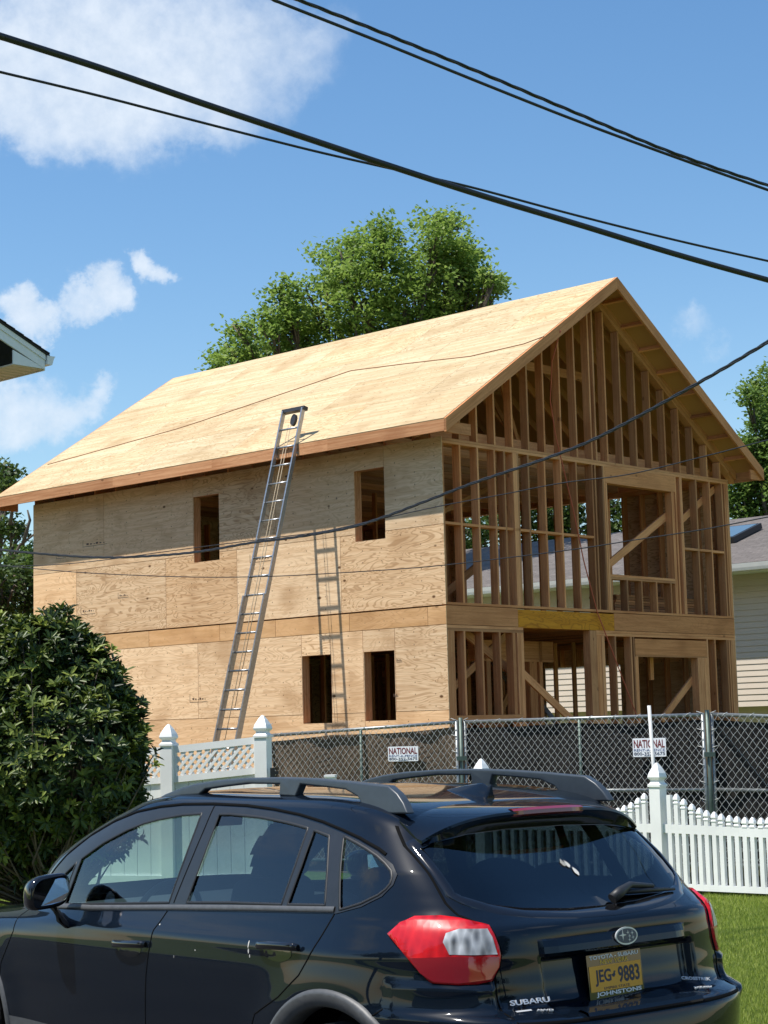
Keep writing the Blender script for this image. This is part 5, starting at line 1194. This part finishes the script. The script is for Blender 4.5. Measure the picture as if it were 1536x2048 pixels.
def strip(name, pts, fn, w, h, m, closed=True, parent=None, base_off=0., sub=.015, build=True, mb=None, taper=None):
    Q = dens(pts, closed, sub); n = len(Q); mb = mb or MB(); secs = []
    for i in range(n):
        t = (Q[(i + 1) % n] - Q[i - 1]) if closed else (Q[min(i + 1, n - 1)] - Q[max(i - 1, 0)])
        t.normalize(); nn_ = Vector((-t.y, t.x, 0)); c = Q[i]; ww = w * (taper(i / (n - 1)) if taper else 1)
        secs.append([fn(c.x + nn_.x * ww * k, c.y + nn_.y * ww * k, base_off + o) for k, o in ((-.5, 0), (-.42, h * .8), (0, h), (.42, h * .8), (.5, 0))])
    for i in range(n if closed else n - 1):
        a, b = secs[i], secs[(i + 1) % n]
        for k in range(4): mb.poly([a[k], a[k + 1], b[k + 1], b[k]], smooth=True)
    if not build: return mb
    o = mb.build(name, m, parent or car); bm = bmesh.new(); bm.from_mesh(o.data); bmesh.ops.remove_doubles(bm, verts=bm.verts, dist=1e-5); bmesh.ops.recalc_face_normals(bm, faces=bm.faces); bm.to_mesh(o.data); bm.free()
    return o
def mir(fn): return lambda a, b, o=0.: (lambda p: Vector((p.x, -p.y, p.z)))(fn(a, b, o))
for fn in (side_pt, mir(side_pt)):
    patch('window_trim', DLO, fn, .003, K['trim'], .0125, holes=[FGl, FTl, RGl, RQl, QGl])
    for pl, gm, nm in ((FGl, 'glassF', 'front_window'), (FTl, 'glassF', 'corner_window'), (RGl, 'glassR', 'rear_side_window'), (RQl, 'glassR', 'rear_side_window'), (QGl, 'glassR', 'quarter_window')):
        wn = patch(nm, pl, fn, -.003, K[gm], .05); strip('window_seal', pl, fn, .012, .003, K['rubber'], parent=wn, base_off=.002)
    strip('beltline_trim', [(3.56, .988), (2.874, 1.016), (2.163, 1.058), (1.525, 1.092), (.945, 1.119)], fn, .026, .009, K['clad'], closed=False)
    strip('roof_drip', [(3.70, .965), (3.45, 1.14), (3.29, 1.255), (3.111, 1.348), (2.917, 1.416), (2.714, 1.464), (2.511, 1.49), (2.319, 1.504), (2.071, 1.509), (1.793, 1.506), (1.573, 1.494), (1.374, 1.476), (1.198, 1.451), (1.045, 1.42), (.932, 1.393), (.809, 1.355), (.76, 1.334)], fn, .012, .004, K['gap'], closed=False)
    for nm, gl_ in (('shut_line', gapF_), ('shut_line', gapB_[2:]), ('shut_line', gapR_[2:])): strip(nm, gl_, fn, .007, .0012, K['gap'], closed=False, base_off=.0005)
    strip('shut_line', [gapB_[0], gapB_[1], gapB_[2]], fn, .006, .0012, K['gap'], closed=False, base_off=.0035)
    # wheel arch cladding
    for wx in (.9, 4.12):
        mb = MB(); secs = []
        for i in range(49):
            an = R(-18 + 216 * i / 48)
            if .35 + .46 * math.sin(an) < .2: continue
            row = []
            for rr, o in ((.475, .000), (.470, .012), (.455, .017), (.415, .019), (.405, .010), (.403, -.06)):
                x_, z_ = wx + rr * math.cos(an), .35 + rr * math.sin(an); q = fn(x_, max(z_, .19), 0); q2 = q.copy(); q2.y += o * (1 if q.y > 0 else -1); row.append(q2)
            secs.append(row)
        for a_, b_ in zip(secs, secs[1:]):
            for k in range(5): mb.poly([a_[k], a_[k + 1], b_[k + 1], b_[k]], smooth=True)
        o = mb.build('arch_cladding', K['clad'], car); bm = bmesh.new(); bm.from_mesh(o.data); bmesh.ops.remove_doubles(bm, verts=bm.verts, dist=1e-5); bmesh.ops.recalc_face_normals(bm, faces=bm.faces); bm.to_mesh(o.data); bm.free()
    # handles: cup and bar
    for hx, hz, tl in ((2.405, .878, -.06), (1.235, .952, -.05)):
        cup = [(hx + .01 + .105 * math.cos(t) , hz - .012 + .038 * math.sin(t)) for t in np.linspace(0, 2 * pi, 20, endpoint=False)]
        cp = patch('handle_cup', cup, fn, .0015, K['gloss'], .02)
        mb = MB(); rows = []
        for i in range(17):
            t = i / 16; x_ = hx + .135 - .285 * t; zc = hz + .008 + tl * (.5 - t) * -.25 * -1 ; oy = .012 + .026 * math.sin(pi * min(1, max(0, t))) ** .5; hh = .017 * (1 if .06 < t < .94 else .7)
            q = fn(x_, zc, oy); sgn = 1 if q.y > 0 else -1; row = []
            for k in range(10): an = 2 * pi * k / 10; row.append(q + Vector((0, sgn * .010 * math.cos(an), hh * math.sin(an))))
            rows.append(row)
        for a_, b_ in zip(rows, rows[1:]):
            for k in range(10): mb.poly([a_[k], a_[(k + 1) % 10], b_[(k + 1) % 10], b_[k]], smooth=True)
        mb.poly(rows[0][::-1]); mb.poly(rows[-1]); o = mb.build('door_handle', K['gloss'], car); bm = bmesh.new(); bm.from_mesh(o.data); bmesh.ops.remove_doubles(bm, verts=bm.verts, dist=1e-5); bmesh.ops.recalc_face_normals(bm, faces=bm.faces); bm.to_mesh(o.data); bm.free()
# --- hatch glass and rear details
hg = patch('hatch_window', HG, rear_pt, -.002, K['glassT'], .05); strip('window_seal', HG, rear_pt, .035, .004, K['gloss'], parent=hg)
band = [(.60, 1.17), (.511, 1.135), (.391, 1.115), (.185, 1.10), (-.185, 1.10), (-.391, 1.115), (-.511, 1.135), (-.60, 1.17)]
for sg in (1, -1):
    strip('shut_line', [(sg * .602, .742), (sg * .606, .868), (sg * .588, 1.075), (sg * .645, 1.118), (sg * .655, 1.16), (sg * .648, 1.25), (sg * .643, 1.365), (sg * .615, 1.44)], rear_pt, .008, .0012, K['gap'], closed=False, base_off=.0008)
    fn = side_pt if sg > 0 else mir(side_pt)
    strip('shut_line', [(.684, .719), (.60, .775), (.52, .83), (.445, .882)], fn, .007, .0012, K['gap'], closed=False, base_off=.0005)
    # tail lamp in corner coordinates (angle, height)
    def inv(x, y): return math.degrees(math.atan2(y, XC - x))
    LP = [(.62, .80, 1.045), (.60, .785, 1.065), (.572, .777, 1.084), (.526, .741, 1.110), (.435, .693, 1.112), (.374, .655, 1.103), (.274, .595, 1.076), (.255, .59, 1.050), (.24, .583, 1.01), (.235, .58, .974), (.236, .589, .935), (.246, .617, .885), (.28, .66, .876), (.322, .708, .874), (.409, .768, .880), (.469, .793, .935), (.54, .80, .99)]
    LW = [(.381, .728, 1.024), (.377, .715, 1.055), (.344, .682, 1.067), (.275, .605, 1.066), (.26, .597, 1.040), (.245, .59, .980), (.30, .66, .980), (.356, .722, .982)]
    pl = [(inv(x, y), z) for x, y, z in LP]; pw = [(inv(x, y), z) for x, y, z in LW]
    fc = lambda p, z, o=0., sg=sg: corner_pt(p, z, o, sg)
    lamp = patch('tail_lamp', pl, fc, .014, K['red'], sub=(2., .02), th=.03)
    strip('lamp_seal', [(a_ / 50, b_) for a_, b_ in pl], lambda a_, b_, o=0., sg=sg: corner_pt(a_ * 50, b_, o, sg), .012, .003, K['gap'], parent=lamp, base_off=.0005)
    wl = patch('reverse_lens', pw, fc, .0155, K['clear'], sub=(2., .015), parent=lamp)
    lowp = [(a, b) for a, b in pl if b < .975]; 
    lo_poly = [(pw[5][0] - .2, .972), (pw[7][0], .974)] + [(inv(.50, .792), .965), (inv(.45, .785), .915), (inv(.402, .762), .885), (inv(.322, .708), .880), (inv(.25, .62), .892), (inv(.24, .59), .935)]
    patch('reflector', lo_poly, fc, .0152, K['redd'], sub=(2., .02), parent=lamp)
    mb = MB(); 
    for x, y, z in ((.47, .75, 1.05), (.45, .76, .99)):
        p0 = inv(x, y)
        for k in range(3): mb.poly([fc(p0 - 4 + k * 2.4, z - .004, .0152), fc(p0 - 2.4 + k * 2.4, z - .004, .0152), fc(p0 - 2.4 + k * 2.4, z + .004, .0152), fc(p0 - 4 + k * 2.4, z + .004, .0152)])
# garnish bar over the plate, lower lip
mb = MB(); rows = []
for i in range(41):
    y = .425 - .80 * i / 40; e_ = min(1, min(i, 40 - i) / 4) ** .5; rows.append([rear_pt(y, z_, o * e_) for z_, o in ((1.022, .0), (1.016, .012), (.992, .022), (.968, .024), (.958, .014), (.955, -.03))])
for a_, b_ in zip(rows, rows[1:]):
    for k in range(5): mb.poly([a_[k], b_[k], b_[k + 1], a_[k + 1]], smooth=True)
gb = mb.build('garnish_bar', K['paint'], car)
mb = MB(); rows = []
for i in range(31):
    y = .33 - .62 * i / 30; rows.append([rear_pt(y, z_, o) for z_, o in ((.760, -.02), (.756, .010), (.747, .016), (.738, .012), (.734, -.0))])
for a_, b_ in zip(rows, rows[1:]):
    for k in range(4): mb.poly([a_[k], b_[k], b_[k + 1], a_[k + 1]], smooth=True)
mb.build('hatch_lip', K['paint'], car)
# bumper top step shadow gap and lower bumper
strip('shut_line', [(.60, .738), (.3, .735), (0, .734), (-.3, .735), (-.60, .738)], rear_pt, .012, .001, K['gap'], closed=False, base_off=.001)
# spoiler
mb = MB(); rows = []
NSp = 48
for i in range(NSp + 1):
    y = -.602 + 1.204 * i / NSp; u_ = abs(y) / .602; drop = .085 * u_ ** 4.5; tx = .555 + .095 * u_ ** 3
    zt_ = 1.492 - .022 * u_ ** 2 - drop * .9
    gl_z = 1.415 - .048 * u_ ** 3
    def rx(zv): return rearx(y * .97, zv)
    lead = Vector((.90 - .11 * u_ ** 4, y, 1.512 - .012 * u_ ** 2 - .038 * u_ ** 5))
    rows.append([lead, Vector((.72 + .03 * u_ ** 3, y, 1.511 - .018 * u_ ** 2 - drop * .62)), Vector((tx + .03, y, zt_)), Vector((tx, y, zt_ - .008)), Vector((tx - .002, y, zt_ - .018)), Vector((tx + .012, y, zt_ - .026)), Vector((rx(gl_z) - .004, y, gl_z)), Vector((rx(gl_z) + .06, y, gl_z + .0))])
for a_, b_ in zip(rows, rows[1:]):
    for k in range(7): mb.poly([a_[k], a_[k + 1], b_[k + 1], b_[k]], smooth=True)
mb.poly(rows[0][::-1]); mb.poly(rows[-1])
o = mb.build('spoiler', K['paint'], car); bm = bmesh.new(); bm.from_mesh(o.data); bmesh.ops.remove_doubles(bm, verts=bm.verts, dist=1e-5); bmesh.ops.recalc_face_normals(bm, faces=bm.faces); bm.to_mesh(o.data); bm.free()
for p in o.data.polygons: p.use_smooth = True
o.modifiers.new('es', 'EDGE_SPLIT').split_angle = R(50); sp = o
mb = MB(); rws = []
for i in range(17):
    y = -.195 + .39 * i / 16; u_ = abs(y) / .602; tx = .555 + .095 * u_ ** 3; zt_ = 1.492 - .022 * u_ ** 2 - .085 * u_ ** 4.5 * .9; e_ = min(1, min(i, 16 - i) / 3)
    rws.append([Vector((tx + .035, y, zt_ + .002)), Vector((tx + .012, y, zt_ + .003 * e_)), Vector((tx - .006 * e_, y, zt_ - .006)), Vector((tx - .008 * e_, y, zt_ - .022)), Vector((tx + .010, y, zt_ - .030))])
for a_, b_ in zip(rws, rws[1:]):
    for k in range(4): mb.poly([a_[k], a_[k + 1], b_[k + 1], b_[k]], smooth=True)
mb.build('brake_light', K['redd'], sp)
# roof rails
def rail_shape(y0, sg):
    top = [(2.72, 1.505), (2.60, 1.545), (2.45, 1.578), (2.335, 1.596), (2.15, 1.613), (1.9, 1.624), (1.65, 1.628), (1.4, 1.624), (1.15, 1.613), (.98, 1.602), (.89, 1.597), (.83, 1.567), (.785, 1.53), (.752, 1.487)]
    bot = [(.86, 1.485), (.95, 1.494), (1.04, 1.503), (1.09, 1.55), (1.18, 1.578), (1.3, 1.586), (1.50, 1.597), (1.53, 1.545), (1.655, 1.548), (1.655, 1.597), (1.9, 1.597), (2.1, 1.583), (2.25, 1.570), (2.30, 1.545), (2.45, 1.538), (2.6, 1.515)]
    mb = MB(); k = len(top); P = top + bot
    bm = bmesh.new(); vs = [bm.verts.new((x, 0, z)) for x, z in P]; f_ = bm.faces.new(vs); r_ = bmesh.ops.extrude_face_region(bm, geom=[f_]); 
    for v in r_['geom']:
        if isinstance(v, bmesh.types.BMVert): v.co.y += .042
    bmesh.ops.triangulate(bm, faces=[f for f in bm.faces if len(f.verts) > 4]); bmesh.ops.recalc_face_normals(bm, faces=bm.faces)
    me = bpy.data.meshes.new('roof_rail'); bm.to_mesh(me); bm.free(); me.materials.append(K['railm']); o = link('roof_rail', me, car)
    for v in me.vertices:
        lean = (v.co.z - 1.50) * .12
        v.co.y = sg * (y0 - .021 + v.co.y - lean) if sg > 0 else -(y0 - .021 + v.co.y - lean)
    if sg < 0: me.flip_normals()
    bv = bev(o, .009, 3); bv.modifiers['bevel'].angle_limit = R(40)
    for p in me.polygons: p.use_smooth = True
    o.modifiers.new('wn', 'WEIGHTED_NORMAL')
    # groove on the rear foot
    if 0: mb = MB(); mb.tube([(x, sg * (y0 + .021 - .012 - (z - 1.5) * .06), z) for x, z in ((1.60, 1.575), (1.40, 1.588), (1.15, 1.582), (1.02, 1.568), (.95, 1.535), (.90, 1.50))], .004, 6); mb.build('rail_groove', K['gap'], o)
    return o
rail_shape(.565, 1); rail_shape(.565, -1)
# shark fin antenna
mb = MB(); secs = []
for i in range(13):
    t = i / 12; x_ = 1.255 - .34 * t; h_ = .078 * t ** .6 * (1 if t < .9 else .8); w_ = .036 * (math.sin(pi * min(1, .15 + t * .6))) ; zb = 1.512 + .020 * (1 - t) 
    secs.append([Vector((x_ - (.01 if t > .8 else 0) * k2, w_ * k1, zb + h_ * k2)) for k1, k2 in ((-1.25, -.08), (-1, .08), (-.45, .5), (-.15, .93), (0, 1), (.15, .93), (.45, .5), (1, .08), (1.25, -.08))])
for a_, b_ in zip(secs, secs[1:]):
    for k in range(8): mb.poly([a_[k], a_[k + 1], b_[k + 1], b_[k]], smooth=True)
mb.poly(secs[-1]); o = mb.build('antenna_fin', K['paint'], car); bm = bmesh.new(); bm.from_mesh(o.data); bmesh.ops.remove_doubles(bm, verts=bm.verts, dist=1e-4); bmesh.ops.recalc_face_normals(bm, faces=bm.faces); bm.to_mesh(o.data); bm.free()
# mirror, both sides
for sg in (1, -1):
    mr = MB(); rws = []
    # housing: stack of rounded rectangles from rear face (x small) to nose (x large)
    for x_, w_, h_, cy2, cz2 in ((2.985, .090, .066, .985, 1.095), (2.99, .104, .077, .985, 1.095), (3.03, .110, .081, .98, 1.095), (3.08, .104, .076, .975, 1.092), (3.12, .09, .062, .97, 1.088), (3.145, .06, .035, .96, 1.083), (3.15, .01, .006, .955, 1.08)):
        row = []
        for k in range(28):
            a = 2 * pi * k / 28; c, s = math.cos(a), math.sin(a); row.append(Vector((x_, sg * (cy2 + w_ * math.copysign(abs(c) ** .55, c)), cz2 + h_ * math.copysign(abs(s) ** .6, s) - .02 * c)))
        rws.append(row)
    for a_, b_ in zip(rws, rws[1:]):
        for k in range(28): mr.poly([a_[k], a_[(k + 1) % 28], b_[(k + 1) % 28], b_[k]], smooth=True)
    mr.poly(rws[0]); o = mr.build('door_mirror', K['gloss'], car); bm = bmesh.new(); bm.from_mesh(o.data); bmesh.ops.remove_doubles(bm, verts=bm.verts, dist=1e-4); bmesh.ops.recalc_face_normals(bm, faces=bm.faces); bm.to_mesh(o.data); bm.free()
    mg = MB(); mg.poly([Vector((2.983 + .030 * math.cos(2 * pi * k / 28) * 1.0 + .012 * math.sin(2 * pi * k / 28), sg * (.985 + .080 * math.copysign(abs(math.cos(2 * pi * k / 28)) ** .55, math.cos(2 * pi * k / 28))), 1.095 + .057 * math.copysign(abs(math.sin(2 * pi * k / 28)) ** .6, math.sin(2 * pi * k / 28)) - .02 * math.cos(2 * pi * k / 28))) for k in range(28)])
    mg.build('mirror_glass', K['chrome'], o)
    ma = MB(); ma.prism([(3.10, sg * .84, .90), (3.02, sg * .84, .885), (3.00, sg * .93, .95), (2.995, sg * .95, 1.04), (3.09, sg * .95, 1.04), (3.13, sg * .88, .985)], (.03, 0, 0)); ma.prism([(3.17, sg * .835, .985), (3.0, sg * .845, .90), (3.0, sg * .90, .93), (3.02, sg * .95, 1.02), (3.12, sg * .93, 1.03)], (0, sg * .01, .01)); bev(ma.build('mirror_arm', K['blackplastic'] if 'blackplastic' in K else M['blackplastic'], o), .008)
# rear wiper
mb = MB(); pv = rear_pt(-.065, 1.118, .03); mb.tube([pv + Vector((0, .012, -.012)), pv + Vector((-.004, -.03, .012)), rear_pt(-.20, 1.150, .032), rear_pt(-.33, 1.142, .026)], [.022, .022, .014, .009], 8)
wp = mb.build('rear_wiper', M['blackplastic'], car); mb = MB(); mb.tube([rear_pt(-.12, 1.136, .018), rear_pt(-.3, 1.134, .016), rear_pt(-.46, 1.128, .014)], [.010, .012, .006], 6); mb.build('wiper_blade', K['rubber'], wp)
# emblem: oval with six stars
ec = rear_pt(-.008, 1.0, .024); nrm = (rear_pt(-.008, 1.0, .03) - rear_pt(-.008, 1.0, 0)).normalized(); eu = Vector((0, -1, 0)); ev = nrm.cross(eu).normalized(); ev = ev if ev.z > 0 else -ev; eu = ev.cross(nrm).normalized(); eu = eu if eu.y < 0 else -eu
def ell(a, b, n=36, o=0.): return [ec + eu * a * math.cos(2 * pi * k / n) + ev * b * math.sin(2 * pi * k / n) + nrm * o for k in range(n)]
mb = MB(); mb.prism(ell(.060, .034), nrm * .006); em = mb.build('emblem', K['badge'], car); mb = MB(); mb.prism(ell(.054, .028, o=.0062), nrm * .0006); mb.build('emblem_field', plain('emblem_blue', (.012, .03, .12), .15, coat=1.), em)
mb = MB()
for sx, sy, r_ in ((-.023, .004, .017), (.006, .012, .007), (.029, .009, .007), (.014, -.002, .007), (.032, -.008, .007), (.012, -.016, .007)):
    pts = [ec + eu * (sx + r_ * q * math.cos(pi * k / 4)) + ev * (sy + r_ * q * math.sin(pi * k / 4)) + nrm * .0069 for k in range(8) for q in [1.25 if k % 2 == 0 else .28]]; mb.prism(pts, nrm * .0012)
mb.build('emblem_stars', K['badge'], em)
# licence plate in its frame
pc = Vector((.184, .033, .858)); rl = Vector((0, -1, 0)); prt = Matrix((Vector((.06, -1, 0)).normalized(), Vector((.10, 0, 1)).normalized(), Vector((-1, -.06, .10)).normalized())).transposed().to_3x3()
def PL(u, v, o=0.): return pc + prt.col[0] * u + prt.col[1] * v + prt.col[2] * o
def plb(name, u0, u1, v0, v1, o0, o1, m, parent):
    mb = MB(); mb.prism([PL(u0, v0, o0), PL(u1, v0, o0), PL(u1, v1, o0), PL(u0, v1, o0)], prt.col[2] * (o1 - o0)); return mb.build(name, m, parent)
pf_ = plb('plate_frame', -.158, .158, -.083, .083, .0, .004, K['gloss'], car)
plb('licence_plate', -.150, .150, -.056, .040, .0045, .0058, plain('plate_orange', (.78, .36, .02), .45, noise=.08), pf_)
K['platink'] = plain('plate_ink', (.012, .014, .05), .5); K['white'] = plain('frame_white', (.75, .75, .73), .5)
def fit(t, width, c, o, h=None):
    xs_ = [v.co.x for v in t.data.vertices]; ys_ = [v.co.y for v in t.data.vertices]; sx = width / (max(xs_) - min(xs_)); sy = sx if h is None else h / (max(ys_) - min(ys_)); mx = (max(xs_) + min(xs_)) / 2; my = (max(ys_) + min(ys_)) / 2
    Mx = prt.to_4x4() @ Matrix.Diagonal((sx, sy, 1, 1)) @ Matrix.Translation((-mx, -my, 0)); Mx.translation = Mx.translation + PL(c[0], c[1], o); t.matrix_local = Mx
for body, m, wd_, hh_, c, of in (('JEG', 'platink', .092, .062, (-.075, -.006), .0), ('9883', 'platink', .125, .062, (.075, -.004), .0), ('TOYOTA - SUBARU', 'white', .285, .015, (0, .071), .001), ('JOHNSTONS', 'white', .262, .020, (.01, -.069), .002)):
    t = textmesh('plate_text', body, .05, K[m], pf_, (0, 0, 0), prt, .0004, .0012 if m == 'platink' else .0015); fit(t, wd_, c, .0064 if m == 'platink' else .0048, hh_)
t = textmesh('plate_text', 'NEW YORK', .05, K['platink'] if 0 else plain('plate_gold', (.75, .45, .03), .5), pf_, (0, 0, 0), prt, .0004, .0008); fit(t, .165, (0, .052), .0048, .017)
t = textmesh('plate_text', 'EMPIRE STATE', .05, K['platink'], pf_, (0, 0, 0), prt, .0003, .0); fit(t, .15, (.0, -.0475), .0062, .010)
mb = MB(); mb.prism([PL(-.016 + x_, -.004 + y_, .0062) for x_, y_ in ((-.004, -.004), (.004, -.006), (.012, .002), (.010, .010), (.016, .016), (.006, .018), (.0, .008), (-.012, .004))], prt.col[2] * .0004); mb.build('plate_text', K['platink'], pf_)
# badges
def badge(body, y0, y1, z_, h, m='badge', italic=0.):
    ym = (y0 + y1) / 2; p = rear_pt(ym, z_, .003); p0, p1 = rear_pt(y0, z_), rear_pt(y1, z_); ux = (p1 - p0).normalized(); n_ = (rear_pt(ym, z_, .01) - rear_pt(ym, z_)).normalized(); uy = n_.cross(ux).normalized()
    n_ = ux.cross(uy); rot = Matrix((ux, uy, n_)).transposed().to_3x3(); t = textmesh('badge', body, .03, K[m], car, (0, 0, 0), rot, .0025, .0004)
    xs_ = [v.co.x for v in t.data.vertices]; ys_ = [v.co.y for v in t.data.vertices]; sx = (p1 - p0).length / (max(xs_) - min(xs_)); sy = h / (max(ys_) - min(ys_)); sh_ = Matrix(((1, italic, 0, 0), (0, 1, 0, 0), (0, 0, 1, 0), (0, 0, 0, 1)))
    Mx = rot.to_4x4() @ Matrix.Diagonal((sx, sy, 1, 1)) @ sh_ @ Matrix.Translation((-(max(xs_) + min(xs_)) / 2, -(max(ys_) + min(ys_)) / 2, 0)); Mx.translation = Mx.translation + p + n_ * .002; t.matrix_local = Mx; return t
badge('SUBARU', .575, .405, .803, .020); badge('AWD', .49, .425, .768, .013, italic=.3)
mb = MB(); a_, b_, c_, d_ = (rear_pt(y_, z_, .003) for y_, z_ in ((.56, .770), (.50, .772), (.50, .776), (.56, .774))); mb.prism([a_, b_, c_, d_], (-.002, 0, 0)); mb.build('badge', K['badge'], car)
badge('CROSSTREK', -.33, -.455, .797, .013, italic=.25); badge('pzev', -.345, -.42, .765, .020, italic=.2)
# wheels
for wx in (.9, 4.12):
    for sg in (1, -1):
        w_ = empty('wheel', (wx, sg * .80, .345)); w_.parent = car
        mb = MB(); prof = [(.215, -.1), (.25, -.108), (.30, -.108), (.335, -.09), (.345, -.06), (.345, .06), (.335, .09), (.30, .108), (.25, .108), (.215, .1)]
        n = 40
        for i in range(len(prof) - 1):
            for k in range(n):
                a0, a1 = 2 * pi * k / n, 2 * pi * (k + 1) / n; (r0, y0), (r1, y1) = prof[i], prof[i + 1]
                mb.poly([(r0 * math.cos(a0), y0, r0 * math.sin(a0)), (r0 * math.cos(a1), y0, r0 * math.sin(a1)), (r1 * math.cos(a1), y1, r1 * math.sin(a1)), (r1 * math.cos(a0), y1, r1 * math.sin(a0))], smooth=True)
        mb.build('tyre', K['tyre'], w_); mb = MB()
        for k in range(n):
            a0, a1 = 2 * pi * k / n, 2 * pi * (k + 1) / n
            for r0, y0, r1, y1 in ((.222, .10, .205, .07), (.205, .07, .2, -.09)): mb.poly([(r0 * math.cos(a0), sg * y0, r0 * math.sin(a0)), (r0 * math.cos(a1), sg * y0, r0 * math.sin(a1)), (r1 * math.cos(a1), sg * y1, r1 * math.sin(a1)), (r1 * math.cos(a0), sg * y1, r1 * math.sin(a0))], smooth=True)
        for k in range(5):
            a = 2 * pi * k / 5 + .3
            for q in (-.13, .13): mb.bar((.03 * math.cos(a), sg * .075, .03 * math.sin(a)), (.208 * math.cos(a + q), sg * .08, .208 * math.sin(a + q)), .03, .03, (0, 1, 0))
        mb.build('rim', K['rim'], w_)
        mb = MB(); 
        for k in range(24):
            a0, a1 = pi * k / 24, pi * (k + 1) / 24; r_ = .415; mb.poly([(wx + r_ * math.cos(a0), sg * .55, .35 + r_ * math.sin(a0)), (wx + r_ * math.cos(a1), sg * .55, .35 + r_ * math.sin(a1)), (wx + r_ * math.cos(a1), sg * .88, .35 + r_ * math.sin(a1)), (wx + r_ * math.cos(a0), sg * .88, .35 + r_ * math.sin(a0))])
        mb.poly([(wx + .42 * math.cos(pi * k / 24), sg * .55, .35 + .42 * math.sin(pi * k / 24)) for k in range(25)] + [(wx - .42, sg * .55, .15), (wx + .42, sg * .55, .15)]); mb.build('wheel_well', K['gap'], car)
# cabin
def soft(name, size, loc_, parent, m, rx=0., taper=0., r_=.04):
    bm = bmesh.new(); bmesh.ops.create_cube(bm, size=1.); 
    for v in bm.verts: k = 1 - taper * (v.co.z + .5); v.co = Vector((v.co.x * size[0], v.co.y * size[1] * k, v.co.z * size[2]))
    bmesh.ops.bevel(bm, geom=bm.edges[:], offset=r_, segments=4, profile=.5, affect='EDGES'); me = bpy.data.meshes.new(name); bm.to_mesh(me); bm.free(); me.materials.append(m)
    for p in me.polygons: p.use_smooth = True
    o = link(name, me, parent); o.location = loc_; o.rotation_euler = (0, rx, 0); return o
mb = MB(); mb.box(.35, 3.6, -.80, .80, .24, .28); mb.build('floor_pan', K['cab'], car)
mb = MB(); mb.box(3.05, 3.75, -.74, .74, .6, .96); db = bev(mb.build('dashboard', K['dash'], car), .06, 4)
for y_ in (.37, -.37):
    st = empty('front_seat', (2.25, y_, .3)); st.parent = car
    soft('seat_cushion', (.52, .50, .16), (.18, 0, .22), st, K['cab'], -.15, 0, .06); soft('seat_back', (.14, .50, .66), (-.17, 0, .55), st, K['cab'], -.28, .18, .06); soft('headrest', (.10, .27, .19), (-.33, 0, .97), st, K['cab'], -.2, .1, .045)
st = empty('rear_seat', (1.3, 0, .3)); st.parent = car
soft('seat_cushion', (.50, 1.28, .16), (.15, 0, .22), st, K['cab'], -.1, 0, .05); soft('seat_back', (.14, 1.28, .60), (-.17, 0, .5), st, K['cab'], -.35, .05, .05)
for y_ in (.42, 0, -.42): soft('headrest', (.09, .25, .15), (-.33, y_, .85), st, K['cab'], -.25, .1, .04)
soft('child_seat', (.34, .44, .62), (.02, -.40, .62), st, K['cab'], -.2, .25, .13)
mb = MB(); mb.tube([Vector((2.93 - .06 * math.sin(a), .37 + .185 * math.cos(a), .93 + .175 * math.sin(a))) for a in np.linspace(0, 2 * pi, 33)], .015, 8); mb.tube([(2.93, .37 - .17, .93), (2.97, .37, .90), (2.93, .37 + .17, .93)], .022, 8); mb.tube([(2.97, .37, .9), (3.2, .37, .82)], .03, 8); mb.build('steering_wheel', K['dash'], car)
mb = MB(); mb.box(.70, 1.05, -.68, .68, .95, .965); mb.build('parcel_shelf', K['cab'], car)
mb = MB(); mb.tube([(3.1, 0, 1.44), (3.0, 0, 1.40)], .01, 6); mb.prism([(2.99, -.12, 1.355), (2.99, .12, 1.355), (2.99, .125, 1.40), (2.99, .10, 1.42), (2.99, -.10, 1.42), (2.99, -.125, 1.40)], (.03, 0, 0)); mb.build('rear_view_mirror', M['blackplastic'], car)
# windscreen
def ws_pt(y, z, off=0.):
    s = z; w, xf, n = lerp(CW, s), lerp(CF, s), nexp(s); u = min(.99, abs(y) / w); return Vector((XG + (xf - XG) * (1 - u ** n) ** (1 / n) + off, y, z + shift(3.5, s)))
patch('windscreen', [(.70, 1.03), (.52, 1.475), (-.52, 1.475), (-.70, 1.03)], ws_pt, .004, K['glassF'], .05)
# headliner closes the roof from inside
mb = MB(); mb.box(1.0, 2.7, -.5, .5, 1.50, 1.51); mb.build('headliner', K['cab'], car)
# bird mess and road spots on the paint
K['spot'] = plain('dried_spots', (.55, .54, .5), .9); mb = MB(); rs = random.Random(4)
for x_, z_, w_, h_ in ((1.452, .955, .005, .017), (1.45, .928, .005, .012), (1.44, .908, .004, .008), (2.19, .985, .005, .004), (1.86, .90, .005, .003), (2.03, .86, .002, .008)):
    n_ = 9; pts = [side_pt(x_ + w_ * rs.uniform(.6, 1.1) * math.cos(2 * pi * k / n_), z_ + h_ * rs.uniform(.7, 1.1) * math.sin(2 * pi * k / n_), .0009) for k in range(n_)]; mb.poly(pts); mb.poly(pts[::-1])
for (x_, y_, z_) in ((0, -.005, 1.262), (0, .012, 1.27), (0, -.02, 1.235)):
    n_ = 9; pts = [rear_pt(y_ + .012 * rs.uniform(.5, 1.1) * math.cos(2 * pi * k / n_), z_ + .016 * rs.uniform(.6, 1.1) * math.sin(2 * pi * k / n_), .002) for k in range(n_)]; mb.poly(pts); mb.poly(pts[::-1])
mb.build('dried_spots', K['spot'], car)
